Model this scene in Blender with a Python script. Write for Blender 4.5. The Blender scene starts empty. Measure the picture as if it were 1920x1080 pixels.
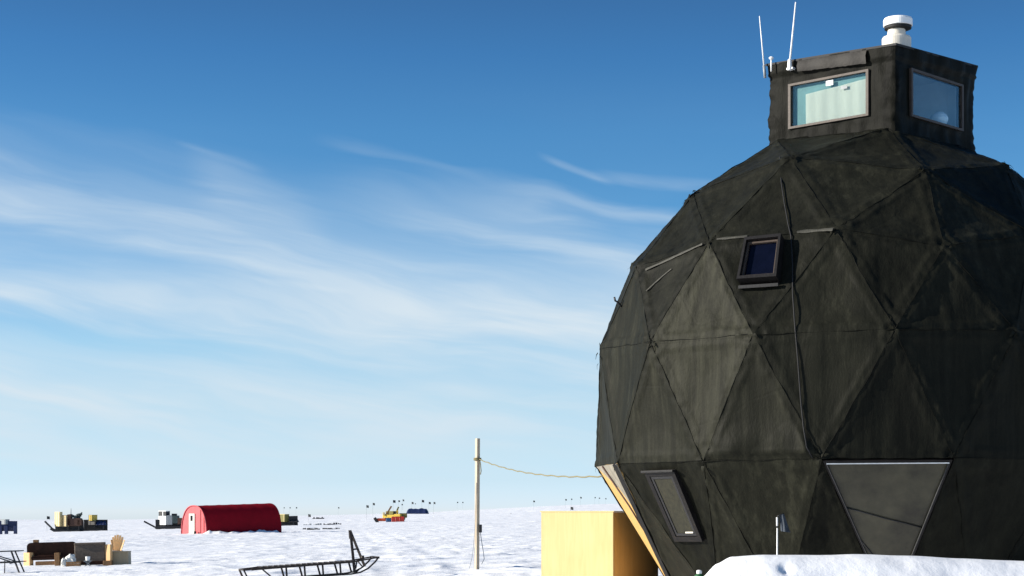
import bpy, bmesh, math, random
import numpy as np
from mathutils import Vector, noise
from mathutils.bvhtree import BVHTree

random.seed(7)
sc = bpy.context.scene
col = sc.collection
F = 3400.0          # focal length in pixels of the 1920 wide photo
HX, HY = 960.0, 958.0
CAM_H = 1.9
V = Vector
rad = math.radians

# ------------------------------------------------------------------ camera
cam_d = bpy.data.cameras.new('camera')
cam = bpy.data.objects.new('camera', cam_d)
col.objects.link(cam)
cam.location = (0, 0, CAM_H)
cam.rotation_euler = (rad(90), 0, 0)
cam_d.sensor_width = 36
cam_d.lens = 36 * F / 1920
cam_d.shift_y = (HY - 540) / 1920
cam_d.clip_end = 30000
cam_d.clip_start = 0.1
sc.camera = cam


def px(x, y, Y):
    """world point seen at photo pixel (x, y) at distance Y"""
    return V(((x - HX) * Y / F, Y, CAM_H + (HY - y) * Y / F))


def ray(x, y):
    return V(((x - HX) / F, 1.0, (HY - y) / F))


def hit_plane(x, y, p0, n):
    d = ray(x, y)
    o = V((0, 0, CAM_H))
    return o + d * ((p0 - o).dot(n) / d.dot(n))


# ------------------------------------------------------------------ terrain
def sstep(a, b, t):
    t = np.clip((t - a) / (b - a), 0, 1)
    return t * t * (3 - 2 * t)


_rng = np.random.RandomState(3)
_perm = _rng.permutation(4096)
_val = _rng.rand(4096) * 2 - 1


def vnoise(x, y):
    xi = np.floor(x).astype(np.int64); yi = np.floor(y).astype(np.int64)
    fx = x - xi; fy = y - yi
    fx = fx * fx * fx * (fx * (fx * 6 - 15) + 10); fy = fy * fy * fy * (fy * (fy * 6 - 15) + 10)

    def h(i, j):
        return _val[_perm[(_perm[i & 4095] + j) & 4095]]
    a = h(xi, yi); b = h(xi + 1, yi); c = h(xi, yi + 1); d = h(xi + 1, yi + 1)
    return (a * (1 - fx) + b * fx) * (1 - fy) + (c * (1 - fx) + d * fx) * fy


def terrain_base(x, y):
    x = np.asarray(x, float); y = np.asarray(y, float)
    z = 0.022 * np.clip(x, -2500, 2500)
    z = z + sstep(350, 850, y) * (1.2 + 2.6 * sstep(-60, 40, x * 600 / np.maximum(np.abs(y), 300)))
    return z


def terrain(x, y):
    x = np.asarray(x, float); y = np.asarray(y, float)
    z = terrain_base(x, y)
    r = np.sqrt(x * x + y * y)
    # wind carved ridges, long axis roughly along the wind
    ca, sa = math.cos(rad(14)), math.sin(rad(14))
    u = x * ca + y * sa; v = -x * sa + y * ca
    wx = vnoise(u * .11 + 9, v * .3) * 1.4
    n1 = vnoise(u * .35 + wx, v * 0.55 + 4)
    n2 = vnoise(u * .9 + 31 + wx, v * 1.3 + 17)
    n3 = vnoise(u * 2.3 + 11, v * 3.1 + 71)
    rid = 1 - np.abs(n1)
    amp = .75 + .55 * sstep(.0, .5, vnoise(x * .03 + 12, y * .012 + 2))
    z = z + amp * (0.085 * rid * rid + 0.034 * n2 + 0.018 * n3 - 0.03)
    z = z + 0.16 * vnoise(x * .05 + 3, y * .03 + 8) * sstep(30, 90, r)
    z = z + 0.5 * vnoise(x * .008, y * .006 + 40) * sstep(150, 500, r)
    for d in (x - (-3 - (y - 55) * .085 + .6 * np.sin(y / 60)), (y - (168 + .42 * x + 6 * np.sin(x / 23))) * .9, (y - (118 - .25 * x + 4 * np.sin(x / 17))) * .9, x - (-27 + (y - 75) * .02 + 2.2 * np.sin(y / 29))):
        for o_ in (-1.1, 1.1):
            t_ = d - o_
            z = z - (.022 * np.exp(-(t_ / .33) ** 2) - .010 * np.exp(-((np.abs(t_) - .62) / .22) ** 2)) * (.6 + .6 * vnoise(x * .4, y * .4)) * sstep(48, 60, y) * (1 - sstep(330, 420, y))
    # trampled lumps and old tracks
    tr = np.exp(-((vnoise(x * .06 + 50, y * .02) * 3 - 0.3) / .35) ** 2)
    z = z + tr * (0.05 * vnoise(x * 1.6 + 5, y * 1.1) )
    return z


def tz(x, y):
    return float(terrain(np.array([x]), np.array([y]))[0])


def on_ground(xpx, ypx_hint=None, Y=None):
    """ground point under pixel column xpx at distance Y"""
    x = (xpx - HX) * Y / F
    return V((x, Y, tz(x, Y)))


# ------------------------------------------------------------------ materials
def nt(m):
    m.use_nodes = True
    t = m.node_tree
    return t, t.nodes, t.links, t.nodes['Principled BSDF']


def mat(name, c, rough=.6, metal=0., var=.18, scale=6., bump=.15, spec=.4, stretch=(1, 1, 1), bscale=None):
    m = bpy.data.materials.new(name)
    t, N, L, B = nt(m)
    tc = N.new('ShaderNodeTexCoord'); mp = N.new('ShaderNodeMapping'); mp.inputs['Scale'].default_value = stretch
    L.new(tc.outputs['Object'], mp.inputs['Vector'])
    n = N.new('ShaderNodeTexNoise'); n.inputs['Scale'].default_value = scale; n.inputs['Detail'].default_value = 6
    n.inputs['Roughness'].default_value = .65
    L.new(mp.outputs['Vector'], n.inputs['Vector'])
    r = N.new('ShaderNodeValToRGB')
    r.color_ramp.elements[0].position = .3; r.color_ramp.elements[1].position = .7
    lo = [max(0, k * (1 - var)) for k in c]; hi = [min(.95, k * (1 + var)) for k in c]
    r.color_ramp.elements[0].color = (*lo, 1); r.color_ramp.elements[1].color = (*hi, 1)
    L.new(n.outputs['Fac'], r.inputs['Fac']); L.new(r.outputs['Color'], B.inputs['Base Color'])
    B.inputs['Roughness'].default_value = rough; B.inputs['Metallic'].default_value = metal
    B.inputs['Specular IOR Level'].default_value = spec
    if bump:
        b = N.new('ShaderNodeBump'); b.inputs['Strength'].default_value = bump; b.inputs['Distance'].default_value = .02
        n2 = N.new('ShaderNodeTexNoise'); n2.inputs['Scale'].default_value = bscale or scale * 4; n2.inputs['Detail'].default_value = 4
        L.new(mp.outputs['Vector'], n2.inputs['Vector'])
        L.new(n2.outputs['Fac'], b.inputs['Height']); L.new(b.outputs['Normal'], B.inputs['Normal'])
    return m


def snow_mat(name='snow', bstr=.45, bdist=.07, bsc=2.4):
    m = bpy.data.materials.new(name)
    t, N, L, B = nt(m)
    tc = N.new('ShaderNodeTexCoord')
    n = N.new('ShaderNodeTexNoise'); n.inputs['Scale'].default_value = .35; n.inputs['Detail'].default_value = 8
    L.new(tc.outputs['Object'], n.inputs['Vector'])
    r = N.new('ShaderNodeValToRGB')
    r.color_ramp.elements[0].position = .32; r.color_ramp.elements[0].color = (.77, .79, .825, 1)
    r.color_ramp.elements[1].position = .62; r.color_ramp.elements[1].color = (.89, .89, .89, 1)
    L.new(n.outputs['Fac'], r.inputs['Fac']); L.new(r.outputs['Color'], B.inputs['Base Color'])
    B.inputs['Roughness'].default_value = .65
    B.inputs['Specular IOR Level'].default_value = .25
    mp = N.new('ShaderNodeMapping'); mp.inputs['Scale'].default_value = (1, .6, 1); mp.inputs['Rotation'].default_value = (0, 0, rad(-14))
    L.new(tc.outputs['Object'], mp.inputs['Vector'])
    a = N.new('ShaderNodeTexNoise'); a.inputs['Scale'].default_value = bsc; a.inputs['Detail'].default_value = 7; a.inputs['Roughness'].default_value = .62
    L.new(mp.outputs['Vector'], a.inputs['Vector'])
    b = N.new('ShaderNodeBump'); b.inputs['Strength'].default_value = bstr; b.inputs['Distance'].default_value = bdist
    L.new(a.outputs['Fac'], b.inputs['Height']); L.new(b.outputs['Normal'], B.inputs['Normal'])
    return m


def fabric_mat(name='black_fabric', k=1.0):
    """weathered black tarpaulin: faded olive patches, vertical run marks, fold lines"""
    m = bpy.data.materials.new(name)
    t, N, L, B = nt(m)
    tc = N.new('ShaderNodeTexCoord')

    def tex(scale, stretch, detail=6, rough=.6):
        mp = N.new('ShaderNodeMapping'); mp.inputs['Scale'].default_value = stretch
        L.new(tc.outputs['Object'], mp.inputs['Vector'])
        n = N.new('ShaderNodeTexNoise'); n.inputs['Scale'].default_value = scale
        n.inputs['Detail'].default_value = detail; n.inputs['Roughness'].default_value = rough
        L.new(mp.outputs['Vector'], n.inputs['Vector'])
        return n.outputs['Fac']

    def math_(op, a, b=None, c=None, clamp=False):
        n = N.new('ShaderNodeMath'); n.operation = op; n.use_clamp = clamp
        for i, q in enumerate((a, b, c)):
            if q is None: continue
            if isinstance(q, (int, float)): n.inputs[i].default_value = q
            else: L.new(q, n.inputs[i])
        return n.outputs[0]
    big = tex(.9, (1, 1, .6))
    streak = tex(5., (1, 1, .07), 5, .7)
    fine = tex(26., (1, 1, .5), 4)
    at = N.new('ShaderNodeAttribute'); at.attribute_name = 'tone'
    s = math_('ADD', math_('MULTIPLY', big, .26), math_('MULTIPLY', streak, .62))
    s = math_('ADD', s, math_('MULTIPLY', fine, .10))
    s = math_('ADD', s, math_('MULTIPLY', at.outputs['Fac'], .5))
    r = N.new('ShaderNodeValToRGB')
    e = r.color_ramp.elements
    e[0].position = .31; e[0].color = (.013 * k, .0140 * k, .0105 * k, 1)
    e[1].position = .86; e[1].color = (.128 * k, .127 * k, .086 * k, 1)
    q = e.new(.55); q.color = (.038 * k, .0385 * k, .0265 * k, 1)
    L.new(s, r.inputs['Fac']); L.new(r.outputs['Color'], B.inputs['Base Color'])
    B.inputs['Roughness'].default_value = .58
    B.inputs['Specular IOR Level'].default_value = .06
    # folds, creases and a seam step along the panel edges
    crease = N.new('ShaderNodeTexVoronoi'); crease.feature = 'DISTANCE_TO_EDGE'; crease.inputs['Scale'].default_value = .55
    wob = N.new('ShaderNodeTexNoise'); wob.inputs['Scale'].default_value = 1.3
    L.new(tc.outputs['Object'], wob.inputs['Vector'])
    mx = N.new('ShaderNodeMix'); mx.data_type = 'VECTOR'; mx.inputs['Factor'].default_value = .07
    L.new(tc.outputs['Object'], mx.inputs['A']); L.new(wob.outputs['Color'], mx.inputs['B'])
    L.new(mx.outputs['Result'], crease.inputs['Vector'])
    cr = math_('MULTIPLY', math_('MINIMUM', crease.outputs['Distance'], .02), 2.6)
    wr = tex(3.2, (1, 1, .25), 5, .6)
    ed = N.new('ShaderNodeAttribute'); ed.attribute_name = 'edge'
    seam = math_('MULTIPLY', math_('LESS_THAN', math_('ADD', ed.outputs['Fac'], math_('MULTIPLY', fine, .08)), .075), .45)
    h = math_('ADD', math_('ADD', cr, math_('MULTIPLY', wr, .45)), seam)
    h = math_('ADD', h, math_('MULTIPLY', fine, .15))
    b = N.new('ShaderNodeBump'); b.inputs['Strength'].default_value = .5; b.inputs['Distance'].default_value = .08
    L.new(h, b.inputs['Height']); L.new(b.outputs['Normal'], B.inputs['Normal'])
    return m


def plywood_mat(name, c=(.50, .375, .155)):
    m = bpy.data.materials.new(name)
    t, N, L, B = nt(m)
    tc = N.new('ShaderNodeTexCoord'); mp = N.new('ShaderNodeMapping'); mp.inputs['Scale'].default_value = (7, 7, .55)
    L.new(tc.outputs['Object'], mp.inputs['Vector'])
    n = N.new('ShaderNodeTexNoise'); n.inputs['Scale'].default_value = 1.6; n.inputs['Detail'].default_value = 8
    n.inputs['Distortion'].default_value = 1.2
    L.new(mp.outputs['Vector'], n.inputs['Vector'])
    n2 = N.new('ShaderNodeTexNoise'); n2.inputs['Scale'].default_value = 1.1; n2.inputs['Detail'].default_value = 3
    L.new(tc.outputs['Object'], n2.inputs['Vector'])
    ad = N.new('ShaderNodeMath'); ad.operation = 'ADD'
    ml = N.new('ShaderNodeMath'); ml.operation = 'MULTIPLY'; ml.inputs[1].default_value = .6
    L.new(n2.outputs['Fac'], ml.inputs[0]); L.new(n.outputs['Fac'], ad.inputs[0]); L.new(ml.outputs[0], ad.inputs[1])
    r = N.new('ShaderNodeValToRGB')
    r.color_ramp.elements[0].position = .45; r.color_ramp.elements[0].color = (c[0] * .92, c[1] * .89, c[2] * .82, 1)
    r.color_ramp.elements[1].position = 1.05; r.color_ramp.elements[1].color = (c[0] * 1.06, c[1] * 1.08, c[2] * 1.15, 1)
    L.new(ad.outputs[0], r.inputs['Fac']); L.new(r.outputs['Color'], B.inputs['Base Color'])
    B.inputs['Roughness'].default_value = .6
    b = N.new('ShaderNodeBump'); b.inputs['Strength'].default_value = .15; b.inputs['Distance'].default_value = .01
    L.new(n.outputs['Fac'], b.inputs['Height']); L.new(b.outputs['Normal'], B.inputs['Normal'])
    return m


def glass_mat(name, tint, trans=.8, rough=.03):
    m = bpy.data.materials.new(name)
    t, N, L, B = nt(m)
    out = N['Material Output']
    N.remove(B)
    tr = N.new('ShaderNodeBsdfTransparent'); tr.inputs['Color'].default_value = (*tint, 1)
    gl = N.new('ShaderNodeBsdfGlossy'); gl.inputs['Roughness'].default_value = rough
    gl.inputs['Color'].default_value = (1, 1, 1, 1)
    ge = N.new('ShaderNodeNewGeometry'); dt = N.new('ShaderNodeVectorMath'); dt.operation = 'DOT_PRODUCT'
    L.new(ge.outputs['Normal'], dt.inputs[0]); L.new(ge.outputs['Incoming'], dt.inputs[1])

    def mm(op, a_, b_=None):
        n_ = N.new('ShaderNodeMath'); n_.operation = op
        for i_, q_ in enumerate((a_, b_)):
            if q_ is None: continue
            if isinstance(q_, (int, float)): n_.inputs[i_].default_value = q_
            else: L.new(q_, n_.inputs[i_])
        return n_.outputs[0]
    fres = mm('ADD', mm('MULTIPLY', mm('POWER', mm('SUBTRACT', 1., mm('ABSOLUTE', dt.outputs['Value'])), 5.), .96), .03)
    tc = N.new('ShaderNodeTexCoord')
    n = N.new('ShaderNodeTexNoise'); n.inputs['Scale'].default_value = 2.; L.new(tc.outputs['Object'], n.inputs['Vector'])
    b = N.new('ShaderNodeBump'); b.inputs['Strength'].default_value = .04; b.inputs['Distance'].default_value = .02
    L.new(n.outputs['Fac'], b.inputs['Height']); L.new(b.outputs['Normal'], gl.inputs['Normal'])
    ad = N.new('ShaderNodeMath'); ad.operation = 'ADD'; ad.inputs[1].default_value = 1 - trans - .04; ad.use_clamp = True
    L.new(fres, ad.inputs[0])
    mx = N.new('ShaderNodeMixShader'); L.new(ad.outputs[0], mx.inputs[0]); L.new(tr.outputs[0], mx.inputs[1]); L.new(gl.outputs[0], mx.inputs[2])
    L.new(mx.outputs[0], out.inputs['Surface'])
    return m


M = dict(
    snow=snow_mat(), bank_snow=snow_mat('bank_snow', .5, .045, 3.), fabric=fabric_mat('black_fabric', .35), tower_fabric=fabric_mat('tower_fabric', .17),
    ply=plywood_mat('plywood'), ply_shaded=plywood_mat('shaded_plywood', (.46, .27, .09)), ply_grey=plywood_mat('grey_plywood', (.30, .235, .14)),
    grey_board=mat('grey_board', (.22, .20, .16), .7, var=.3, scale=5),
    ply_panel=plywood_mat('panel_plywood', (.44, .275, .085)), frame_dark=mat('dark_frame', (.010, .009, .009), .45, var=.3, spec=.2), frame_alu=mat('brown_frame', (.060, .046, .038), .5, var=.25, spec=.2),
    alu=mat('bare_aluminium', (.62, .61, .60), .35, .6, bump=0),
    rubber=mat('black_rubber', (.008, .008, .009), .7),
    white=mat('white_paint', (.80, .80, .78), .4, var=.05, bump=.05), offwhite=mat('off_white', (.62, .58, .50), .55, var=.12),
    wood_pole=mat('pole_wood', (.46, .38, .28), .75, var=.2, scale=4, stretch=(8, 8, .4), bump=.4),
    dark_wood=mat('dark_wood', (.030, .022, .018), .6, var=.4, scale=8), red=mat('red_fabric', (.20, .003, .010), .7, var=.12, scale=1.5, bump=.3, spec=.1),
    red_lit=mat('sunlit_red_fabric', (.50, .075, .085), .6, var=.15, scale=2.),  # same cloth as the shell, sunlight on the end painted in
    leather=mat('brown_leather', (.028, .011, .006), .5, var=.4, scale=5, spec=.12), cloth=mat('taupe_upholstery', (.11, .085, .065), .85, var=.25, scale=9, bump=.5),
    pale_wood=mat('pale_wood', (.62, .38, .17), .6, var=.15, stretch=(6, 6, .6)), mid_wood=mat('mid_wood', (.22, .115, .045), .65, var=.3, stretch=(6, 6, .6)),
    steel=mat('dark_steel', (.03, .03, .032), .5, .2, spec=.25), black=mat('black_paint', (.012, .012, .014), .5), navy=mat('navy_tarp', (.012, .022, .075), .5, var=.3, scale=3, bump=.5),
    yellow=mat('yellow_paint', (.62, .43, .06), .45), cream=mat('cream_panel', (.72, .58, .30), .55), olive=mat('olive_panel', (.17, .15, .035), .6),
    orange=mat('orange_paint', (.50, .075, .025), .5), red_paint=mat('red_paint', (.36, .03, .02), .5), blue=mat('blue_paint', (.02, .07, .17), .5),
    grey=mat('grey_panel', (.25, .27, .28), .6), rust=mat('rusty_machine', (.075, .035, .022), .7, var=.4), teal=mat('teal_grey', (.035, .055, .055), .6, var=.4),
    flag=mat('black_flag', (.02, .025, .028), .8), rope=mat('hemp_rope', (.19, .165, .085), .9, var=.3, scale=40), green=mat('green_paint', (.02, .10, .035), .35),
    flag_grey=mat('grey_flag', (.035, .045, .06), .8), curtain=mat('white_blind', (.52, .525, .48), .8, var=.05, bump=.1, stretch=(3, 3, .3)),
    inside=mat('pale_lining', (.78, .80, .80), .8, var=.05, bump=0), plastic=mat('cloudy_plastic', (.046, .041, .024), .36, var=.55, scale=1.6, bump=.5, spec=.45, bscale=3.),
    blind=mat('olive_blind', (.020, .019, .010), .8, var=.45, scale=14, stretch=(1, 1, .5)),
    strap=mat('brown_strap', (.06, .03, .025), .8), cushion=mat('pale_cushion', (.55, .50, .48), .9), bag=mat('white_bag', (.75, .73, .66), .7, bump=.4),
)
_m = M['curtain']; _t = _m.node_tree; _n = _t.nodes; _p = _n['Principled BSDF']
_tl = _n.new('ShaderNodeBsdfTranslucent'); _tl.inputs['Color'].default_value = (.8, .82, .78, 1)
_mx = _n.new('ShaderNodeMixShader'); _mx.inputs[0].default_value = .3
_t.links.new(_p.outputs[0], _mx.inputs[1]); _t.links.new(_tl.outputs[0], _mx.inputs[2]); _t.links.new(_mx.outputs[0], _n['Material Output'].inputs['Surface'])
M['glass_left'] = glass_mat('greenish_glass', (.92, .955, .94), .955)
M['glass_right'] = glass_mat('window_glass', (.85, .93, .97), .94)
M['glass_dark'] = mat('dark_glass', (.0025, .0035, .010), .06, var=.2, bump=0, spec=.12)


# ------------------------------------------------------------------ mesh builder
class MB:
    def __init__(s):
        s.v = []; s.f = []; s.smooth = []

    def poly(s, pts, faces, smooth=False):
        b = len(s.v)
        s.v += [V(p) for p in pts]
        for f in faces:
            s.f.append([b + i for i in f]); s.smooth.append(smooth)
        return s

    def box(s, c, d, rz=0., bev=.0, ax=None, seg=2):
        """box centred c, size d, rotated about z (or with axes ax)"""
        bm = bmesh.new()
        bmesh.ops.create_cube(bm, size=1)
        for v in bm.verts: v.co = V((v.co.x * d[0], v.co.y * d[1], v.co.z * d[2]))
        if bev: bmesh.ops.bevel(bm, geom=bm.edges[:], offset=min(bev, min(d) * .45), segments=seg, affect='EDGES', profile=.6)
        cz, sz = math.cos(rz), math.sin(rz)
        if ax is None: ax = (V((cz, sz, 0)), V((-sz, cz, 0)), V((0, 0, 1)))
        bm.verts.index_update()
        s.poly([V(c) + ax[0] * v.co.x + ax[1] * v.co.y + ax[2] * v.co.z for v in bm.verts], [[v.index for v in f.verts] for f in bm.faces])
        bm.free()
        return s

    def bar(s, a, b, w, h=None, bev=0.):
        a, b = V(a), V(b); d = b - a; L = d.length; z = d / L
        up = V((0, 0, 1)) if abs(z.z) < .95 else V((0, 1, 0))
        x = up.cross(z).normalized(); y = z.cross(x)
        return s.box((a + b) / 2, (w, h or w, L), ax=(x, y, z), bev=bev)

    def tube(s, pts, r, n=8, cap=True):
        pts = [V(p) for p in pts]; b = len(s.v)
        rr = r if isinstance(r, (list, tuple)) else [r] * len(pts)
        ref = None
        for i, p in enumerate(pts):
            t = (pts[min(i + 1, len(pts) - 1)] - pts[max(i - 1, 0)]).normalized()
            if ref is None: ref = t.orthogonal().normalized()
            x = (ref - t * ref.dot(t)).normalized(); ref = x; y = t.cross(x)
            for k in range(n):
                a = 2 * math.pi * k / n
                s.v.append(p + (x * math.cos(a) + y * math.sin(a)) * rr[i])
        for i in range(len(pts) - 1):
            for k in range(n):
                s.f.append([b + i * n + k, b + i * n + (k + 1) % n, b + (i + 1) * n + (k + 1) % n, b + (i + 1) * n + k]); s.smooth.append(True)
        if cap:
            s.f.append([b + k for k in range(n)][::-1]); s.smooth.append(False)
            e = b + (len(pts) - 1) * n
            s.f.append([e + k for k in range(n)]); s.smooth.append(False)
        return s

    def lathe(s, c, prof, n=32, axis=(0, 0, 1)):
        c = V(c); az = V(axis).normalized(); x = az.orthogonal().normalized(); y = az.cross(x); b = len(s.v)
        for r, z in prof:
            for k in range(n):
                a = 2 * math.pi * k / n
                s.v.append(c + az * z + (x * math.cos(a) + y * math.sin(a)) * max(r, 1e-4))
        for i in range(len(prof) - 1):
            for k in range(n):
                s.f.append([b + i * n + k, b + i * n + (k + 1) % n, b + (i + 1) * n + (k + 1) % n, b + (i + 1) * n + k]); s.smooth.append(False)
        s.f.append([b + k for k in range(n)][::-1]); s.smooth.append(False)
        e = b + (len(prof) - 1) * n
        s.f.append([e + k for k in range(n)]); s.smooth.append(False)
        return s

    def prism(s, outline, a, b):
        """outline: list of points (Vectors); extruded from offset vector a to b"""
        n = len(outline); o = [V(p) for p in outline]
        s.poly([p + V(a) for p in o] + [p + V(b) for p in o],
               [list(range(n))[::-1], list(range(n, 2 * n))] + [[i, (i + 1) % n, n + (i + 1) % n, n + i] for i in range(n)])
        return s

    def build(s, name, m, parent=None, origin=None, attrs=None):
        if parent is not None:
            o = wl(parent)
        else:
            o = V(origin) if origin is not None else V((0, 0, 0))
        me = bpy.data.meshes.new(name)
        me.from_pydata([p - o for p in s.v], [], s.f)
        me.polygons.foreach_set('use_smooth', s.smooth)
        me.materials.append(M[m] if isinstance(m, str) else m)
        if attrs:
            for k, vals in attrs.items():
                at = me.attributes.new(k, 'FLOAT', 'POINT'); at.data.foreach_set('value', vals)
        bm = bmesh.new(); bm.from_mesh(me); bmesh.ops.recalc_face_normals(bm, faces=bm.faces[:]); bm.to_mesh(me); bm.free()
        ob = bpy.data.objects.new(name, me); col.objects.link(ob)
        if parent is not None: ob.parent = parent
        else: ob.location = o
        return ob


def wl(o):
    p = V(o.location)
    while o.parent is not None:
        o = o.parent; p = p + V(o.location)
    return p


def tag(o, label=None, cat=None, group=None, kind=None):
    if label: o['label'] = label
    if cat: o['category'] = cat
    if group: o['group'] = group
    if kind: o['kind'] = kind
    return o


def thing(name, loc, label, cat, group=None):
    o = bpy.data.objects.new(name, None); col.objects.link(o)
    o.location = loc; o.empty_display_size = .2
    return tag(o, label, cat, group)


# ------------------------------------------------------------------ snow plain
def make_ground():
    ang = np.concatenate([np.linspace(-180, -24, 50, endpoint=False), np.linspace(-24, 24, 640, endpoint=False), np.linspace(24, 180, 50, endpoint=False)])
    rr = np.concatenate([np.geomspace(3, 45, 60, endpoint=False), np.geomspace(45, 420, 760, endpoint=False), np.geomspace(420, 12000, 160)])
    A, R_ = np.meshgrid(np.radians(ang), rr)
    x = R_ * np.sin(A); y = R_ * np.cos(A)
    z = terrain(x, y)
    nr, na = x.shape
    vs = np.stack([x, y, z], -1).reshape(-1, 3)
    vs = np.vstack([vs, [[0, 0, terrain(np.array([0.]), np.array([0.]))[0]]]])
    i = np.arange(nr - 1)[:, None] * na; k = np.arange(na)[None, :]; k2 = (k + 1) % na
    q = np.stack([i + k, i + na + k, i + na + k2, i + k2], -1).reshape(-1, 4)
    c = len(vs) - 1
    tri = np.stack([np.full(na, c), np.arange(na), (np.arange(na) + 1) % na], -1)
    me = bpy.data.meshes.new('snow_ground')
    nl = q.size + tri.size
    me.vertices.add(len(vs)); me.vertices.foreach_set('co', vs.astype(np.float32).ravel())
    me.loops.add(nl); me.loops.foreach_set('vertex_index', np.concatenate([q[:, ::-1].ravel(), tri[:, ::-1].ravel()]).astype(np.int32))
    me.polygons.add(len(q) + len(tri))
    ls = np.concatenate([np.arange(len(q)) * 4, q.size + np.arange(len(tri)) * 3]).astype(np.int32)
    me.polygons.foreach_set('loop_start', ls)
    me.polygons.foreach_set('use_smooth', np.ones(len(q) + len(tri), bool))
    me.update(calc_edges=True); me.validate()
    me.materials.append(M['snow'])
    o = bpy.data.objects.new('snow_ground', me); col.objects.link(o)
    if me.polygons[1000].normal.z < 0: me.flip_normals()
    return tag(o, 'wind carved white snow plain reaching the horizon', 'snow', kind='structure')


make_ground()


def interp(tab, t):
    for (a, va), (b, vb) in zip(tab, tab[1:]):
        if t <= b:
            u = max(0, (t - a) / (b - a)); u = u * u * (3 - 2 * u) * .5 + u * .5
            return va + (vb - va) * u
    return tab[-1][1]


def snow_heap(name, x0, x1, y0, y1, fn, nx, ny, label, kind='structure', m='snow'):
    vs = []; fs = []
    for j in range(ny + 1):
        for i in range(nx + 1):
            x = x0 + (x1 - x0) * i / nx; y = y0 + (y1 - y0) * j / ny
            vs.append(V((x, y, fn(x, y))))
    for j in range(ny):
        for i in range(nx):
            a = j * (nx + 1) + i
            fs.append([a, a + 1, a + nx + 2, a + nx + 1])
    return tag(MB().poly(vs, fs, True).build(name, m), label, 'snow', kind=kind)


YB = 31.0   # the bank lies between camera and dome
RIDGE = [(1285, 1130), (1318, 1082), (1345, 1057), (1372, 1044), (1430, 1041), (1520, 1041), (1600, 1039.5), (1700, 1042), (1800, 1047), (1920, 1052), (2050, 1062), (2200, 1090), (2400, 1150)]


def bank(x, y):
    t = (x * F / YB) + HX
    top = CAM_H + (HY - interp(RIDGE, t)) * YB / F
    prof = math.exp(-((y - YB) / (2.3 if y < YB else 1.7)) ** 2)
    p = V((x, y, 0))
    n = noise.noise(p * .8) * .05 + noise.noise(p * 2.1 + V((5, 0, 0))) * .018 + noise.noise(V((x * 6, y * 2.4, 2))) * .004
    dents = 0
    for (dx, dy, s, d) in DENTS:
        dents -= d * math.exp(-(((x - dx) ** 2 + ((y - dy) * .7) ** 2) / s ** 2))
    return -.6 + (top + .6) * prof + n * (prof * (1 - .75 * math.exp(-((y - YB) / .6) ** 2))) + dents


DENTS = [(px(1472, 1060, 30.3).x, 30.2, .10, .07), (px(1690, 1048, 30.4).x, 30.4, .25, .03), (px(1560, 1070, 29.6).x, 29.5, .5, .06), (px(1400, 1070, 29.7).x, 29.7, .3, .05), (px(1800, 1070, 30).x, 29.6, .6, .05)]
snow_heap('snow_bank', px(1270, 0, YB).x, px(2420, 0, YB).x, 26, 35.2, bank, 300, 150, 'smooth white snow bank heaped in front of the black dome', m='bank_snow')

# ------------------------------------------------------------------ geodesic dome
RD = 6.112
DC = V((px(1608.9, 0, 40).x, 40.0, CAM_H + 190.6 * 40 / F))     # centre of the sphere
AZ = 6.556
dome = thing('geodesic_dome', (DC.x, DC.y, tz(DC.x, DC.y)), 'large black fabric covered geodesic dome building with a square lookout tower on top', 'dome building')


def azv(el_c, az, z):
    a = rad(az)
    return V((el_c * math.sin(a), -el_c * math.cos(a), z))


def dome_topology():
    el = math.atan(.5)
    top = V((0, 0, 1)); bot = V((0, 0, -1))
    U = [azv(math.cos(el), AZ + 72 * k, math.sin(el)) for k in range(5)]
    Lw = [azv(math.cos(el), AZ + 36 + 72 * k, -math.sin(el)) for k in range(5)]
    ico = []
    for k in range(5):
        j = (k + 1) % 5
        ico += [(top, U[k], U[j]), (U[k], Lw[k], U[j]), (U[j], Lw[k], Lw[j])]
    pts = []; tris = []

    def idx(p):
        p = p.normalized()
        for i, q in enumerate(pts):
            if (q - p).length < .02: return i
        pts.append(p); return len(pts) - 1
    for a, b, c in ico:
        g = {}
        for i in range(4):
            for j in range(4 - i):
                g[i, j] = idx(a * (3 - i - j) + b * i + c * j)
        for i in range(3):
            for j in range(3 - i):
                tris.append((g[i, j], g[i + 1, j], g[i, j + 1]))
                if i + j < 2: tris.append((g[i + 1, j], g[i + 1, j + 1], g[i, j + 1]))
    tris = [t for t in tris if all(pts[i].z > -.25 for i in t)]
    used = sorted({i for t in tris for i in t}); mp = {o: n for n, o in enumerate(used)}
    P = [pts[i].copy() for i in used]; T = [tuple(mp[i] for i in t) for t in tris]
    for p in P:
        if .1 < p.z < .25: p.z = .191
        elif -.25 < p.z < -.1: p.z = -.206
    E = sorted([i for i, p in enumerate(P) if p.z < -.1], key=lambda i: math.atan2(P[i].x, -P[i].y))
    base = []
    for k in range(15):
        a, b = P[E[k]], P[E[(k + 1) % 15]]
        m = V(((a.x + b.x), (a.y + b.y), 0)).normalized()
        P.append(V((m.x * .735, m.y * .735, -.70))); base.append(len(P) - 1)
    for k in range(15):
        T.append((E[k], E[(k + 1) % 15], base[k]))
        T.append((base[k - 1], E[k], base[k]))
    return P, T


P_, T_ = dome_topology()
P_ = [DC + p * RD for p in P_]


def project(p):
    return (HX + F * p.x / p.y, HY - F * (p.z - CAM_H) / p.y)


def node_near(x, y):
    """front node that shows nearest to photo pixel (x, y)"""
    best = None
    for i, p in enumerate(P_):
        if (p - DC).normalized().y > .25: continue
        q = project(p); d = math.hypot(q[0] - x, q[1] - y)
        if best is None or d < best[0]: best = (d, i)
    return best[1]


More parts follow.
